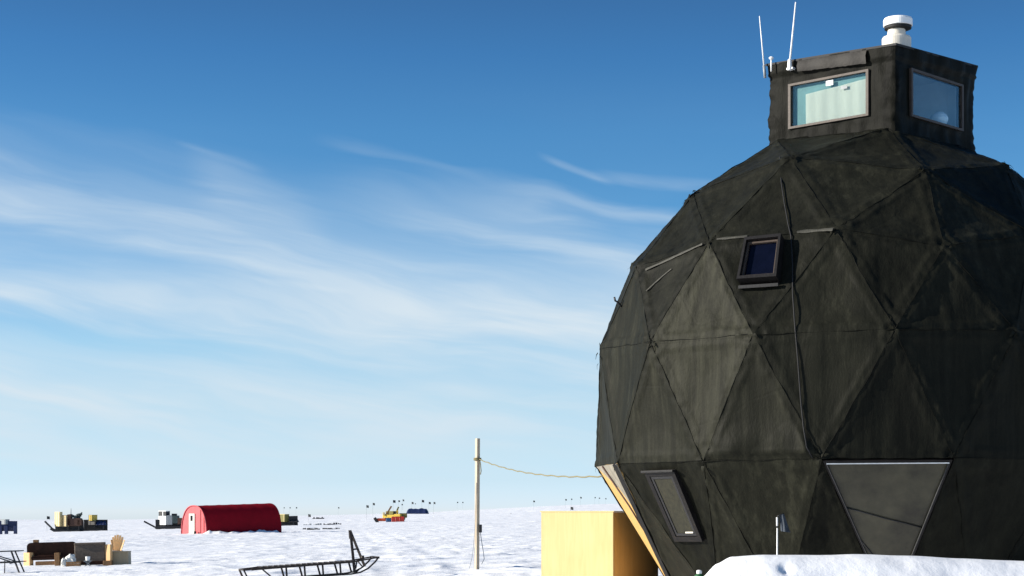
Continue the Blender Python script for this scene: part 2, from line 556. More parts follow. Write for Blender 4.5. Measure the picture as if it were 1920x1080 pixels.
# the real frame is slightly irregular: nudge single hubs by a few centimetres
for (x, y) in [(1327, 455), (1480, 293), (1680, 618), (1412, 628), (1129, 652), (1297, 372), (1735, 320), (1568, 430), (1220, 643), (1320, 864), (1540, 860), (1788, 858), (1195, 500), (1770, 460)]:
    i = node_near(x, y); q = project(P_[i])
    P_[i] = P_[i] + V(((x - q[0]) * P_[i].y / F, 0, -(y - q[1]) * P_[i].y / F)) * .85


for i, p in enumerate(P_):      # the far left flank is a little flatter than a true sphere
    q = (p - DC) / RD
    if q.x < -.6 and q.y > -.16 and q.z > -.4: P_[i] = p + V((.26, 0, 0))
e0_ = node_near(1160, 872)
low = sorted([i for i, p in enumerate(P_) if p.z < DC.z - .5 * RD and p.y < DC.y + 2.5], key=lambda i: P_[i].x)
for i, dx in zip(low[:3], (.55, .45, .30)):
    P_[i] = P_[i] + V((dx, 0, 0))


def tri_at(x, y):
    """index of the front facing triangle under photo pixel (x, y)"""
    for k, t in enumerate(T_):
        a, b, c = (P_[i] for i in t)
        if ((a + b + c) / 3 - DC).y > 0.5 * RD * .3: continue
        A, B, C = project(a), project(b), project(c)

        def s(p, q, r): return (p[0] - r[0]) * (q[1] - r[1]) - (q[0] - r[0]) * (p[1] - r[1])
        d1, d2, d3 = s((x, y), A, B), s((x, y), B, C), s((x, y), C, A)
        if (d1 < 0) == (d2 < 0) == (d3 < 0): return k
    raise RuntimeError('no triangle at %s %s' % (x, y))


def tri_pts(k):
    return [P_[i] for i in T_[k]]


def outward(k):
    a, b, c = tri_pts(k)
    n = (b - a).cross(c - a).normalized()
    m = (a + b + c) / 3 - DC
    return n if n.dot(m) > 0 else -n


K_PLASTIC = tri_at(1668, 920)
i_ = min(T_[K_PLASTIC], key=lambda i: P_[i].z)
P_[i_] = P_[i_] + V((.22, 0, 0))
e_l = node_near(1160, 872)
# plywood clad triangle: the down pointing one left of the node at (1160, 872)
K_PLY = None
for k, t in enumerate(T_):
    if e_l in t:
        zs = sorted(P_[i].z for i in t)
        if zs[1] > DC.z - .3 * RD and zs[0] < DC.z - .5 * RD:
            m = sum((P_[i] for i in t), V((0, 0, 0))) / 3
            if K_PLY is None or m.x < K_PLY[0]: K_PLY = (m.x, k)
K_PLY = K_PLY[1]
K_LOW = tri_at(1262, 930)
ed_l = set(sorted(T_[K_PLY], key=lambda i: P_[i].x)[:1] + [min(T_[K_PLY], key=lambda i: P_[i].z)])
K_PLY2 = next((k for k, t in enumerate(T_) if k != K_PLY and ed_l <= set(t)), None)
K_SKY = tri_at(1432, 490)
K_SAG = tri_at(1430, 790)


def fabric_cover():
    mb = MB(); edge = []; tone = []
    n = 44
    rnd = random.Random(5)
    for k, t in enumerate(T_):
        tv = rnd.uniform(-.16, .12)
        if k in (K_PLASTIC, K_PLY, K_PLY2): continue
        a, b, c = tri_pts(k)
        nn = outward(k)
        front = nn.y < .35
        m = n if front else 6
        if k == tri_at(1320, 730): tv = .24  # fixed tones from here paint sunlit facets lighter, shaded ones darker
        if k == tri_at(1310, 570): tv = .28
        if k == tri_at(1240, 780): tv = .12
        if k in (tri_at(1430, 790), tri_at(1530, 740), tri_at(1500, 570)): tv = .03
        if k in (tri_at(1670, 780), tri_at(1680, 540)): tv = -.15  # right facets: shade painted into the tone
        h = min(((b - a).cross(c - a)).length / max(1e-6, e) for e in ((b - a).length, (c - b).length, (a - c).length))
        base = len(mb.v); ids = {}
        for i in range(m + 1):
            for j in range(m + 1 - i):
                u, v = i / m, j / m; w = 1 - u - v
                p = a * w + b * u + c * v
                e = min(u, v, w) * h
                mxw = max(u, v, w)
                if front:
                    fl = noise.noise(p * 2.1 + V((3, 1, 4)))
                    ew = .125 + .035 * fl
                    q_ = min(1, max(0, (e - ew) / .05)); q_ = q_ * q_ * (3 - 2 * q_)
                    d = (.007 + .011 * fl) * (1 - q_) - .045 * (1 - math.exp(-(e / .5) ** 2)) - .002 * math.exp(-((e - ew - .07) / .04) ** 2)
                    s1 = noise.noise(V((p.x * 1.1, p.y * 1.1, p.z * .45)))
                    s2 = noise.noise(V((p.x * 3.4 + 7, p.y * 3.4, p.z * .9)))
                    s3 = noise.noise(V((p.x * 2.2, p.y * 2.2 + 9, p.z * 5.5)))
                    d += .032 * s1 + .016 * s2 + .010 * s3 * math.exp(-(e / .3) ** 2)
                    nk = math.exp(-((1 - mxw) * h / .32) ** 2)
                    d += nk * (.055 * noise.noise(p * 5.5) + .035 * noise.noise(p * 12))
                    d += .016 * math.exp(-((e - .10) / .09) ** 2) * noise.noise(p * 8.)
                    # folds pulled along the seams
                    d += .012 * math.exp(-((e - .14) / .05) ** 2) * (1 + noise.noise(p * 3.))
                    if k == K_SAG:
                        zz = (p.z - min(a.z, b.z, c.z)) / 2.4
                        d += .16 * math.exp(-((zz - .12) / .13) ** 2) * min(1, e / .15) * (0.6 + .6 * noise.noise(V((p.x * 2.2, 3, p.z * .6))))
                        d += .07 * math.exp(-((p.x - px(1515 - 38 * zz, 0, 36).x) / .09) ** 2) * min(1, e / .1) * (1 - zz)
                else: d = 0
                mb.v.append(p + (p - DC).normalized() * d)
                ids[i, j] = len(mb.v) - 1
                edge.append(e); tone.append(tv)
        for i in range(m):
            for j in range(m - i):
                f = [ids[i, j], ids[i + 1, j], ids[i, j + 1]]
                mb.f.append(f); mb.smooth.append(True)
                if i + j < m - 1:
                    mb.f.append([ids[i + 1, j], ids[i + 1, j + 1], ids[i, j + 1]]); mb.smooth.append(True)
    # seams: added dark cord along every strut draws in the shadow line between facets
    done = set()
    for k, t in enumerate(T_):
        if k in (K_PLASTIC, K_PLY, K_PLY2): continue
        for i0, i1 in ((0, 1), (1, 2), (2, 0)):
            e_ = (min(t[i0], t[i1]), max(t[i0], t[i1]))
            if e_ in done: continue
            done.add(e_)
            A_, B_ = P_[e_[0]], P_[e_[1]]
            if ((A_ + B_) / 2 - DC).y > .3 * RD: continue
            sd = (B_ - A_).cross((A_ + B_) / 2 - DC).normalized(); pts_ = []
            for q in range(25):
                u_ = q / 24; p = A_.lerp(B_, u_); r_ = (p - DC).normalized()
                s1 = noise.noise(V((p.x * 1.1, p.y * 1.1, p.z * .45))); s2 = noise.noise(V((p.x * 3.4 + 7, p.y * 3.4, p.z * .9)))
                fl = noise.noise(p * 2.1 + V((3, 1, 4)))
                pts_.append(p + r_ * (.012 + .011 * fl + .032 * s1 + .016 * s2 + .006 * noise.noise(p * 5)) + sd * (.03 * noise.noise(p * 1.7 + V((0, 5, 0))) + .012 * noise.noise(p * 7)))
            n0 = len(mb.v)
            mb.tube(pts_, [max(.002, .006 + .012 * noise.noise(p * 2.6 + V((9, 0, 0)))) for p in pts_], 5)
            edge += [1.] * (len(mb.v) - n0); tone += [-.35] * (len(mb.v) - n0)
    # loose seam flaps and tie ends at the hubs
    for i, p in enumerate(P_):
        dirn = (p - DC).normalized()
        if dirn.y > .3 or p.z > DC.z + .9 * RD or p.z < DC.z - .5 * RD: continue
        for q in range(rnd.randint(1, 3)):
            s = V((rnd.uniform(-1, 1), rnd.uniform(-.3, .3), rnd.uniform(-1, .6))).normalized()
            s = (s - dirn * s.dot(dirn)).normalized()
            L_ = rnd.uniform(.06, .14); wv = s.cross(dirn) * rnd.uniform(.015, .035)
            o = p + dirn * .035 + s * rnd.uniform(0, .12)
            tip = o + s * L_ + dirn * rnd.uniform(.0, .02) + V((0, 0, -.04))
            mid = o + s * L_ * .5 + dirn * rnd.uniform(.01, .03)
            mb.poly([o - wv, o + wv, mid + wv, mid - wv, tip + wv * .5, tip - wv * .5], [[0, 1, 2, 3], [3, 2, 4, 5]], True)
            edge += [0.] * 6; tone += [rnd.uniform(-.1, .15)] * 6
    return mb, edge, tone


mbc, ed_, to_ = fabric_cover()
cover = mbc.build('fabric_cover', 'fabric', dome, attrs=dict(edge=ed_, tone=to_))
bvh = BVHTree.FromPolygons(mbc.v, mbc.f)


def dome_hit(x, y, off=.03):
    o = V((0, 0, CAM_H)); d = ray(x, y).normalized()
    p, n, i, dist = bvh.ray_cast(o, d)
    if p is None: return None
    return p + (p - DC).normalized() * off


# hanging cable
pts = [dome_hit(x, y, .036) for x, y in [(1463, 296), (1466, 345), (1472, 385), (1479, 424), (1484, 445), (1487, 500), (1487, 550), (1491, 610), (1497, 680), (1502, 750), (1507, 800), (1513, 838), (1524, 858)]]
pts = [p for p in pts if p is not None]
MB().tube(pts, .013, 6).build('cable', 'rubber', dome)
# strips of pale worn tape over some seams
M['tape'] = mat('worn_tape', (.034, .033, .025), .7, var=.5, scale=7, bump=.3)
for st_, wd_ in (([(1212, 506), (1240, 494), (1268, 481), (1296, 468), (1318, 458)], .028), ([(1213, 546), (1228, 532), (1244, 518), (1260, 505)], .016), ([(1345, 449), (1380, 446), (1402, 444)], .03),
                 ([(1495, 436), (1520, 434), (1545, 432), (1562, 431)], .035)):
    hp = [dome_hit(x, y, .02) for x, y in st_]
    if all(p is not None for p in hp):
        tv_ = []
        fine_p = []
        for p, q in zip(hp, hp[1:]):
            fine_p += [p.lerp(q, i / 6) for i in range(6)]
        fine_p.append(hp[-1])
        for i, p in enumerate(fine_p):
            t_ = (fine_p[min(i + 1, len(fine_p) - 1)] - fine_p[max(i - 1, 0)]).normalized(); r_ = (p - DC).normalized(); s_ = t_.cross(r_).normalized() * wd_ * (1 + .5 * noise.noise(p * 6))
            tv_ += [p - s_, p + r_ * .012, p + s_]
        MB().poly(tv_, [[3 * i + k, 3 * i + 3 + k, 3 * i + 4 + k, 3 * i + 1 + k] for i in range(len(fine_p) - 1) for k in range(2)], True).build('tape_strip', 'tape', dome)
# small hook on the left side
hk = P_[node_near(1185, 497)] * .62 + P_[node_near(1129, 652)] * .38
hk = dome_hit(1166, 575, .0) or hk
MB().tube([hk, hk + V((-.10, -.02, .10)), hk + V((-.14, -.02, .12)), hk + V((-.16, -.02, .20))], .022, 6).build('hook', 'black', dome)


def basis(k):
    n = outward(k)
    up = (V((0, 0, 1)) - n * n.z).normalized()
    return n, up.cross(n).normalized(), up


def quad_on(k, quad):
    n = outward(k); p0 = tri_pts(k)[0]
    return n, [hit_plane(x, y, p0, n) for x, y in quad]


def lerp4(q, u, v):
    """bilinear in a quad TL,TR,BR,BL"""
    return (q[0] * (1 - u) + q[1] * u) * (1 - v) + (q[3] * (1 - u) + q[2] * u) * v


def ring(mb, q, a, b, n, lo, hi):
    """frame between outline a (inset fraction) and b along normal lo..hi"""
    o = [lerp4(q, u, v) for u, v in ((a, a), (1 - a, a), (1 - a, 1 - a), (a, 1 - a))]
    i = [lerp4(q, u, v) for u, v in ((b[0], b[1]), (1 - b[0], b[1]), (1 - b[0], 1 - b[1]), (b[0], 1 - b[1]))]
    pts = [p + n * lo for p in o] + [p + n * hi for p in o] + [p + n * lo for p in i] + [p + n * hi for p in i]
    fs = []
    for k in range(4):
        j = (k + 1) % 4
        fs += [[k, j, 4 + j, 4 + k], [4 + k, 4 + j, 12 + j, 12 + k], [12 + k, 12 + j, 8 + j, 8 + k], [8 + k, 8 + j, j, k]]
    mb.poly(pts, fs)
    return i


# upper roof window, deep dark casing with recessed pane
n, q = quad_on(K_SKY, [(1403, 456), (1471, 449), (1462, 529), (1388, 534)])
mb = MB(); inner = ring(mb, q, 0, (.065, .07), n, -.10, .23)
w = mb.build('roof_window', 'frame_dark', dome)
tag(w, 'upper roof window with deep dark casing')
mb = MB(); ring(mb, [p for p in inner], 0.01, (.07, .065), n, .10, .15); mb.build('sash', 'frame_alu', w)
MB().prism([lerp4(inner, u, v) for u, v in ((.03, .03), (.97, .03), (.97, .97), (.03, .97))], n * .075, n * .095).build('pane', 'glass_dark', w)
MB().bar(q[3] - n * .0 - (q[1] - q[2]).normalized() * .09 + n * .06, q[2] + n * .06 - (q[1] - q[2]).normalized() * .09, .05, .06).build('sill', 'rubber', w)

# lower slanted window with olive blind behind glass
n, q = quad_on(K_LOW, [(1212, 881), (1268, 879), (1322, 1012), (1270, 1012)])
mb = MB(); inner = ring(mb, q, 0, (.12, .07), n, -.06, .085)
w = mb.build('roof_window', 'frame_dark', dome)
tag(w, 'lower slanted window with olive blind behind the glass')
mb = MB(); ring(mb, inner, 0.01, (.10, .05), n, .04, .07); mb.build('sash', 'steel', w)
MB().prism([lerp4(inner, u, v) for u, v in ((.03, .03), (.97, .03), (.97, .97), (.03, .97))], n * .035, n * .055).build('blind', 'blind', w)
MB().bar(lerp4(inner, .55, .93) + n * .08, lerp4(inner, .9, .93) + n * .08, .02, .03).build('handle_bar', 'offwhite', w)
top_cover = MB(); top_cover.bar(q[0] + n * .10 - (q[1] - q[0]) * .03, q[1] + n * .10 + (q[1] - q[0]) * .03, .10, .05, .01); top_cover.build('hood', 'frame_dark', w)

# triangular cloudy plastic window
a, b, c = sorted(tri_pts(K_PLASTIC), key=lambda p: -p.z)
if a.x > b.x: a, b = b, a
n = outward(K_PLASTIC); cen = (a + b + c) / 3


def ins(p, f): return cen + (p - cen) * f


fr = MB()
A, B, C = [ins(p, .975) for p in (a, b, c)]; A2, B2, C2 = [ins(p, .935) for p in (a, b, c)]
pts = [p + n * -.05 for p in (A, B, C)] + [p + n * .05 for p in (A, B, C)] + [p + n * -.05 for p in (A2, B2, C2)] + [p + n * .05 for p in (A2, B2, C2)]
fs = []
for k in range(3):
    j = (k + 1) % 3
    fs += [[k, j, 3 + j, 3 + k], [3 + k, 3 + j, 9 + j, 9 + k], [9 + k, 9 + j, 6 + j, 6 + k], [6 + k, 6 + j, j, k]]
fr.poly(pts, fs)
w = fr.build('triangular_window', 'frame_dark', dome)
tag(w, 'triangular window of cloudy plastic low on the dome')
MB().prism([ins(p, .94) for p in (a, b, c)], n * -.02, n * 0.).build('pane', 'plastic', w)
A3, B3, C3 = [ins(p, .925) for p in (a, b, c)]
MB().bar(A3 + n * .055, B3 + n * .055, .030, .02).build('flashing', 'alu', w)
for p, r_ in ((A3, C3), (B3, C3)):
    MB().bar(p + n * .045, r_ + n * .045, .03, .02).build('glazing_bar', 'steel', w)
l1 = A3 + (C3 - A3) * .30 + n * .02; l2 = B3 + (C3 - B3) * .44 + n * .02
MB().tube([l1, (l1 + l2) / 2 + V((0, 0, -.01)), l2], .012, 5).build('cord', 'black', w)
l1 = A3 + (C3 - A3) * .52 + n * .03; l2 = A3 + (C3 - A3) * .74 + (B3 - A3) * .10 + n * .03
MB().tube([l1, l2], .014, 5).build('cord', 'black', w)

# plywood clad triangle at the left edge
a, b, c = sorted(tri_pts(K_PLY), key=lambda p: -p.z)
if a.x > b.x: a, b = b, a
n = outward(K_PLY)
pn_ = MB().prism([a, b, c], n * -.06, n * .0)
if K_PLY2 is not None: pn_.prism(tri_pts(K_PLY2), outward(K_PLY2) * -.05, outward(K_PLY2) * -.002)
pn = pn_.build('wall_panel', 'ply_panel', dome)
tag(pn, 'bare plywood wall panel on the left edge of the dome')
MB().prism([a * .97 + b * .03, b, b * .62 + c * .38, (a * .45 + b * .55) * .84 + c * .16], n * .006, n * .03).build('grey_board', 'grey_board', pn)
MB().bar(b + n * .03 - (b - a) * .03, c + n * .03, .11, .07).build('black_trim', 'rubber', pn)
MB().tube([a * .62 + b * .38 + n * .05, (a * .30 + b * .70) * .72 + c * .28 + n * .06, (a * .15 + b * .85) * .55 + c * .45 + n * .05], .018, 6).build('strap', 'strap', pn)

# ------------------------------------------------------------------ lookout tower
ZT_N, ZT_L, ZT_R = 37.8, 40.0, 40.15
near = px(1679, 84, ZT_N); left = px(1440, 122, ZT_L); right = px(1829, 125, ZT_R)
near_b = px(1680, 246, ZT_N)
z_top = (left.z + right.z) / 2
Z0 = 9.45
cN = V((near.x, near.y, near.z)); cL = V((left.x, left.y, left.z)); cR = V((right.x, right.y, right.z))
cB = V((cL.x + cR.x - cN.x, cL.y + cR.y - cN.y, cL.z + cR.z - cN.z))
corners = [cL, cN, cR, cB]     # left, near, right, back
ctr = (cL + cR) / 2


def wall_quad(A, B):
    """wall frame: origin A (bottom), u axis to B, outward normal"""
    d = V((B.x - A.x, B.y - A.y, 0)); L_ = d.length; u = d / L_
    nn = V((u.y, -u.x, 0))
    if nn.dot(V((A.x - ctr.x, A.y - ctr.y, 0))) < 0: nn = -nn
    return u, nn, L_


def face_uv(A, B, x, y):
    u, nn, L_ = wall_quad(A, B)
    p = hit_plane(x, y, A, nn)
    return (p - V((A.x, A.y, 0))).dot(u), p.z


u0, zt0 = face_uv(cL, cN, 1482, 158); u1, zt1 = face_uv(cL, cN, 1628, 133)
_, zb0 = face_uv(cL, cN, 1485, 239); _, zb1 = face_uv(cL, cN, 1628, 218)
winL = (u0, u1, (zb0 + zb1) / 2, (zt0 + zt1) / 2)
u0, zt0 = face_uv(cN, cR, 1707, 132); u1, zt1 = face_uv(cN, cR, 1802, 158)
_, zb0 = face_uv(cN, cR, 1707, 222); _, zb1 = face_uv(cN, cR, 1802, 241)
winR = (u0, u1, (zb0 + zb1) / 2, (zt0 + zt1) / 2)
walls = [(cL, cN, winL), (cN, cR, winR), (cR, cB, (winL[0], winL[0] + .012, winL[3] - .012, winL[3])), (cB, cL, (winR[0], winR[0] + .012, winR[3] - .012, winR[3]))]
tw = MB(); tedge = []; ttone = []
for (A, B, wn) in walls:
    u, nn, L_ = wall_quad(A, B)
    us = sorted(set([round(L_ * i / 46, 4) for i in range(47)] + [wn[0], wn[1]])); us[-1] = L_
    z_hi = lambda s: A.z + (B.z - A.z) * s / L_
    vsn = 40
    ws = sorted(set([round(Z0 + (11.6 - Z0) * i / vsn, 4) for i in range(vsn + 1)] + [wn[2], wn[3]]))
    ws[-1] = None
    ids = {}
    for i, s in enumerate(us):
        for j, zv in enumerate(ws):
            zz = z_hi(s) if zv is None else zv
            p = V((A.x, A.y, 0)) + u * s + V((0, 0, zz))
            rd = V((p.x - ctr.x, p.y - ctr.y, 0)).normalized()
            ec = min(s, L_ - s)
            wd = max(max(wn[0] - s, s - wn[1]), max(wn[2] - zz, zz - wn[3]), 0)
            d = .06 * noise.noise(V((p.x * 1.6, p.y * 1.6, p.z * 1.1))) + .045 * noise.noise(V((p.x * 4.2, p.y * 4.2, p.z * 1.6)))
            d += math.exp(-(ec / .28) ** 2) * (.035 * noise.noise(V((p.x * 3, p.y * 3, p.z * 5))) + .026 * noise.noise(V((p.x * 6, p.y * 6, p.z * 12))))
            d *= min(1, wd / .10)
            # hem draped over the roof edge
            if zz > z_hi(s) - .27: d += .045
            elif zz < 10.05: d += .10 * (10.05 - zz) / .6
            d -= .03 * math.exp(-(ec / .05) ** 2)
            tw.v.append(p + rd * d); ids[i, j] = len(tw.v) - 1
            tedge.append(min(ec, 1.)); ttone.append(-.08)
    for i in range(len(us) - 1):
        for j in range(len(ws) - 1):
            mz = (ws[j] + (ws[j + 1] if ws[j + 1] is not None else 11.7)) / 2; mu = (us[i] + us[i + 1]) / 2
            if wn[1] - wn[0] > .1 and wn[0] < mu < wn[1] and wn[2] < mz < wn[3]: continue
            tw.f.append([ids[i, j], ids[i + 1, j], ids[i + 1, j + 1], ids[i, j + 1]]); tw.smooth.append(True)
tower = tw.build('lookout_tower', 'tower_fabric', dome, attrs=dict(edge=tedge, tone=ttone))
# roof deck
rf = MB()
outl = [c + V((c.x - ctr.x, c.y - ctr.y, 0)).normalized() * .06 for c in corners]
rf.prism(outl, (0, 0, -.02), (0, 0, .025))
roof_o = rf.build('roof_deck', 'rubber', tower)
# torn awning strip rolled under the hem of the left wall
uL, nL, LL = wall_quad(cL, cN)


def on_left(s, z, off=0.): return V((cL.x, cL.y, 0)) + uL * s + V((0, 0, z)) + nL * off


aw = MB()
s0, s1 = face_uv(cL, cN, 1500, 130)[0], face_uv(cL, cN, 1628, 100)[0]
prev = None; av = []
for i in range(25):
    t = i / 24; s = s0 + (s1 - s0) * t
    zt = cL.z + (cN.z - cL.z) * s / LL
    o = .075 + .02 * noise.noise(V((s * 3, 1, 2)))
    av += [on_left(s, zt - .03, o), on_left(s, zt - .16 + .02 * noise.noise(V((s * 4, 4, 1))), o + .05), on_left(s, zt - .27 - .05 * t + .02 * noise.noise(V((s * 9, 0, 0))), o + .02)]
aw.poly(av, [[3 * i + k, 3 * i + 3 + k, 3 * i + 4 + k, 3 * i + 1 + k] for i in range(24) for k in range(2)], True)
M['awn'] = mat('brown_canvas', (.012, .010, .0075), .7, var=.45, scale=3, bump=.4)
aw.build('awning_roll', 'awn', tower)
# inner lining with matching openings, floor and ceiling
ln = MB()
for (A, B, wn) in walls:
    u, nn, L_ = wall_quad(A, B)
    base = V((A.x, A.y, 0)) - nn * .12

    def rect(s0, s1, z0, z1):
        ln.box(base + u * (s0 + s1) / 2 + V((0, 0, (z0 + z1) / 2)), (s1 - s0, .05, z1 - z0), ax=(u, nn, V((0, 0, 1))))
    rect(.15, wn[0], 9.95, 11.5); rect(wn[1], L_ - .15, 9.95, 11.5)
    rect(wn[0] + .001, wn[1] - .001, 9.95, wn[2]); rect(wn[0] + .001, wn[1] - .001, wn[3], 11.5)
inset = [ctr + (c - ctr) * .96 for c in corners]
ln.prism([V((c.x, c.y, 9.9)) for c in inset], (0, 0, 0), (0, 0, .04))
ln.prism([V((c.x, c.y, 11.5)) for c in inset], (0, 0, 0), (0, 0, .04))
ln.build('lining', 'inside', tower)


def tower_window(A, B, wn, gm, label):
    u, nn, L_ = wall_quad(A, B)
    o = V((A.x, A.y, 0))

    def P(s, z, d=0.): return o + u * s + V((0, 0, z)) + nn * d
    q = [P(wn[0], wn[3]), P(wn[1], wn[3]), P(wn[1], wn[2]), P(wn[0], wn[2])]
    f = MB(); W = wn[1] - wn[0]; H = wn[3] - wn[2]
    ring(f, q, -.015, (.034 / W, .034 / H), nn, -.10, .05)
    w = f.build('window', 'frame_alu', dome); tag(w, label)
    e = .026
    MB().prism([P(wn[0] + e, wn[3] - e), P(wn[1] - e, wn[3] - e), P(wn[1] - e, wn[2] + e), P(wn[0] + e, wn[2] + e)], nn * .0, nn * .008).build('pane', gm, w)
    return w, P


w, P = tower_window(cL, cN, winL, 'glass_left', 'tower window with a white blind behind the glass')
W = winL[1] - winL[0]; H = winL[3] - winL[2]
bl = MB(); bv = []
for i in range(33):
    t = i / 32; s = winL[0] + W * (.19 + .80 * t)
    dd = -.035 + .010 * math.sin(t * 9) + .006 * math.sin(t * 31)
    bv += [P(s, winL[3] - H * (.27 - .10 * t), dd), P(s, winL[2] + .03, dd - .01)]
bl.poly(bv, [[2 * i, 2 * i + 2, 2 * i + 3, 2 * i + 1] for i in range(32)], True)
bl.build('blind', 'curtain', w)
M['reflection_sheet'] = mat('teal_reflection', (.105, .20, .215), .8, var=.15, scale=2., bump=0)  # added teal sheet, paints the glass reflection behind the pane
MB().prism([P(winL[0] + .01, winL[3] - .01), P(winL[1] - .01, winL[3] - .01), P(winL[1] - .01, winL[2] + .01), P(winL[0] + .01, winL[2] + .01)], nL * -.075, nL * -.07).build('reflection_sheet', 'reflection_sheet', w)
st = MB(); st.prism([P(winL[0] + W * a_, winL[3] - H * b_) for a_, b_ in ((.47, .07), (.56, .07), (.56, .18), (.47, .18))], nL * .010, nL * .014)
st.build('sticker', 'white', w)
st = MB(); st.prism([P(winL[0] + W * a_, winL[3] - H * b_) for a_, b_ in ((.66, .25), (.74, .25), (.74, .32), (.66, .32))], nL * .010, nL * .014)
st.build('sticker', 'grey', w)
w, P = tower_window(cN, cR, winR, 'glass_right', 'tower window facing right with clear bluish glass')
# sun canvas folded inside behind the right window: diagonal shelf edge and a white globe
WR = winR[1] - winR[0]; HR = winR[3] - winR[2]
uR, nR, LR = wall_quad(cN, cR)
gp = P(winR[0] + WR * .80, winR[2] + HR * .20, -.30)
gl = thing('globe_lamp', gp + V((0, 0, -.20)), 'white rounded lamp standing just inside the right tower window', 'lamp')
MB().lathe(gp, [(.03, -.10), (.15, -.08), (.19, -.02), (.20, .05), (.17, .12), (.10, .18), (.02, .205)], 28).build('shade', 'white', gl)
MB().lathe(gp, [(.10, -.20), (.09, -.17), (.03, -.15), (.03, -.10)], 18).build('base', 'grey', gl)
dk = thing('desk', V((gp.x, gp.y, 9.95)), 'grey desk ledge inside the lookout tower below the right window', 'desk')
MB().box(V((gp.x, gp.y, gp.z - .22)) + nR * -.1 - uR * .45, (1.5, .5, .035), ax=(uR, nR, V((0, 0, 1))), bev=.008).build('desk_top', 'grey', dk)
for sgn in (-1, 1):
    MB().box(V((gp.x, gp.y, (gp.z - .24 + 9.94) / 2)) + nR * -.1 + uR * (-.45 + .68 * sgn), (.04, .42, gp.z - .24 - 9.94), ax=(uR, nR, V((0, 0, 1)))).build('leg', 'grey', dk)

# vent cap on the roof
vc = px(1681, 78, 38.9); vz = 11.70
v0 = px(1681, 84, 38.9).z
k_ = 38.9 / F
vent = MB().lathe((vc.x, vc.y, 0), [(.31, v0 - .12), (.31, px(0, 73, 38.9).z), (.29, px(0, 70, 38.9).z), (.20, px(0, 67, 38.9).z), (.18, px(0, 54, 38.9).z)], 40).build('roof_vent', 'offwhite', dome)
MB().lathe((vc.x + .03, vc.y, 0), [(.20, px(0, 56.5, 38.9).z), (.285, px(0, 54.5, 38.9).z), (.285, px(0, 50, 38.9).z)], 40).build('vent_screen', 'rubber', vent)
MB().lathe((vc.x + .03, vc.y, 0), [(.30, px(0, 49.9, 38.9).z), (.31, px(0, 49, 38.9).z), (.31, px(0, 38, 38.9).z), (.29, px(0, 35, 38.9).z), (.16, px(0, 33.5, 38.9).z)], 40).build('vent_cap', 'white', vent)

# whip antennas on the left wall
p0 = px(1434.5, 146, 39.95); p1 = px(1424, 30, 39.95)
an = thing('whip_antenna', p0, 'thin white whip antenna leaning left at the left corner of the tower', 'antenna', 'whip antennas on the tower')
MB().tube([p0 + (p1 - p0) * .2, p1], [.017, .010], 8).build('whip', 'white', an)
MB().tube([p0, p0 + (p1 - p0) * .2], .030, 8).build('mount', 'grey', an)
sA = face_uv(cL, cN, 1487, 132)
p0 = on_left(sA[0], sA[1], .13); Yd = p0.y; p1 = px(1492, 4, Yd)
an = thing('whip_antenna', p0, 'taller upright white whip antenna in a white bracket left of the roof vent', 'antenna', 'whip antennas on the tower')
MB().tube([p0 + V((0, 0, .10)), p1], [.023, .015], 10).build('whip', 'white', an)
mb = MB(); mb.lathe(p0, [(.045, -.02), (.05, 0), (.05, .09), (.04, .2), (.034, .22)], 16); mb.box(p0 + V((0, 0, .02)) - nL * .06, (.16, .14, .05), ax=(uL, nL, V((0, 0, 1))), bev=.01)
mb.build('bracket', 'white', an)
sA = face_uv(cL, cN, 1452, 136)
p0 = on_left(sA[0], sA[1], .12)
an = thing('short_antenna', p0, 'short white stub antenna between the two whip antennas', 'antenna')
MB().tube([p0, p0 + V((0, 0, .26))], .016, 8).build('stem', 'white', an)
MB().lathe(p0 + V((0, 0, .26)), [(.02, 0), (.05, .02), (.05, .05), (.02, .07)], 14).build('head', 'white', an)

# ------------------------------------------------------------------ plywood porch beside the dome
Yp = 40.6
c0 = px(1150, 960, Yp)             # near right corner, top
al = rad(34)
fd = V((-math.cos(al), math.sin(al), 0)); sd = V((math.sin(al), math.cos(al), 0))
w_f = (1150 - 1022) * Yp / F / math.cos(al) * 1.04; w_s = 2.0
g0 = tz(c0.x - .8, c0.y + .5) - .2
porch = thing('plywood_porch', (c0.x, c0.y, g0), 'yellow plywood entrance box standing against the left foot of the dome', 'porch')
hgt = c0.z - g0
cen = V((c0.x, c0.y, 0)) + fd * w_f / 2 + sd * w_s / 2
MB().box(cen + V((0, 0, g0 + hgt / 2)), (w_f - .04, w_s - .04, hgt - .04), ax=(-fd, sd, V((0, 0, 1)))).build('box_frame', 'mid_wood', porch)
nF = -sd; nS = -fd
pl = MB()
pl.box(V((c0.x, c0.y, 0)) + fd * w_f / 2 + nF * .0 + V((0, 0, g0 + hgt / 2)), (w_f, .024, hgt), ax=(-fd, sd, V((0, 0, 1))))
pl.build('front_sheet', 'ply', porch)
MB().box(V((c0.x, c0.y, 0)) + sd * (w_s / 2 + .02) + V((0, 0, g0 + hgt / 2)), (.024, w_s, hgt - .004), ax=(-fd, sd, V((0, 0, 1)))).build('side_sheet', 'ply_shaded', porch)  # same plywood as the front, with its shade painted into the colour
MB().box(cen + V((0, 0, c0.z + .012)), (w_f + .05, w_s + .05, .022), ax=(-fd, sd, V((0, 0, 1)))).build('roof', 'ply', porch)

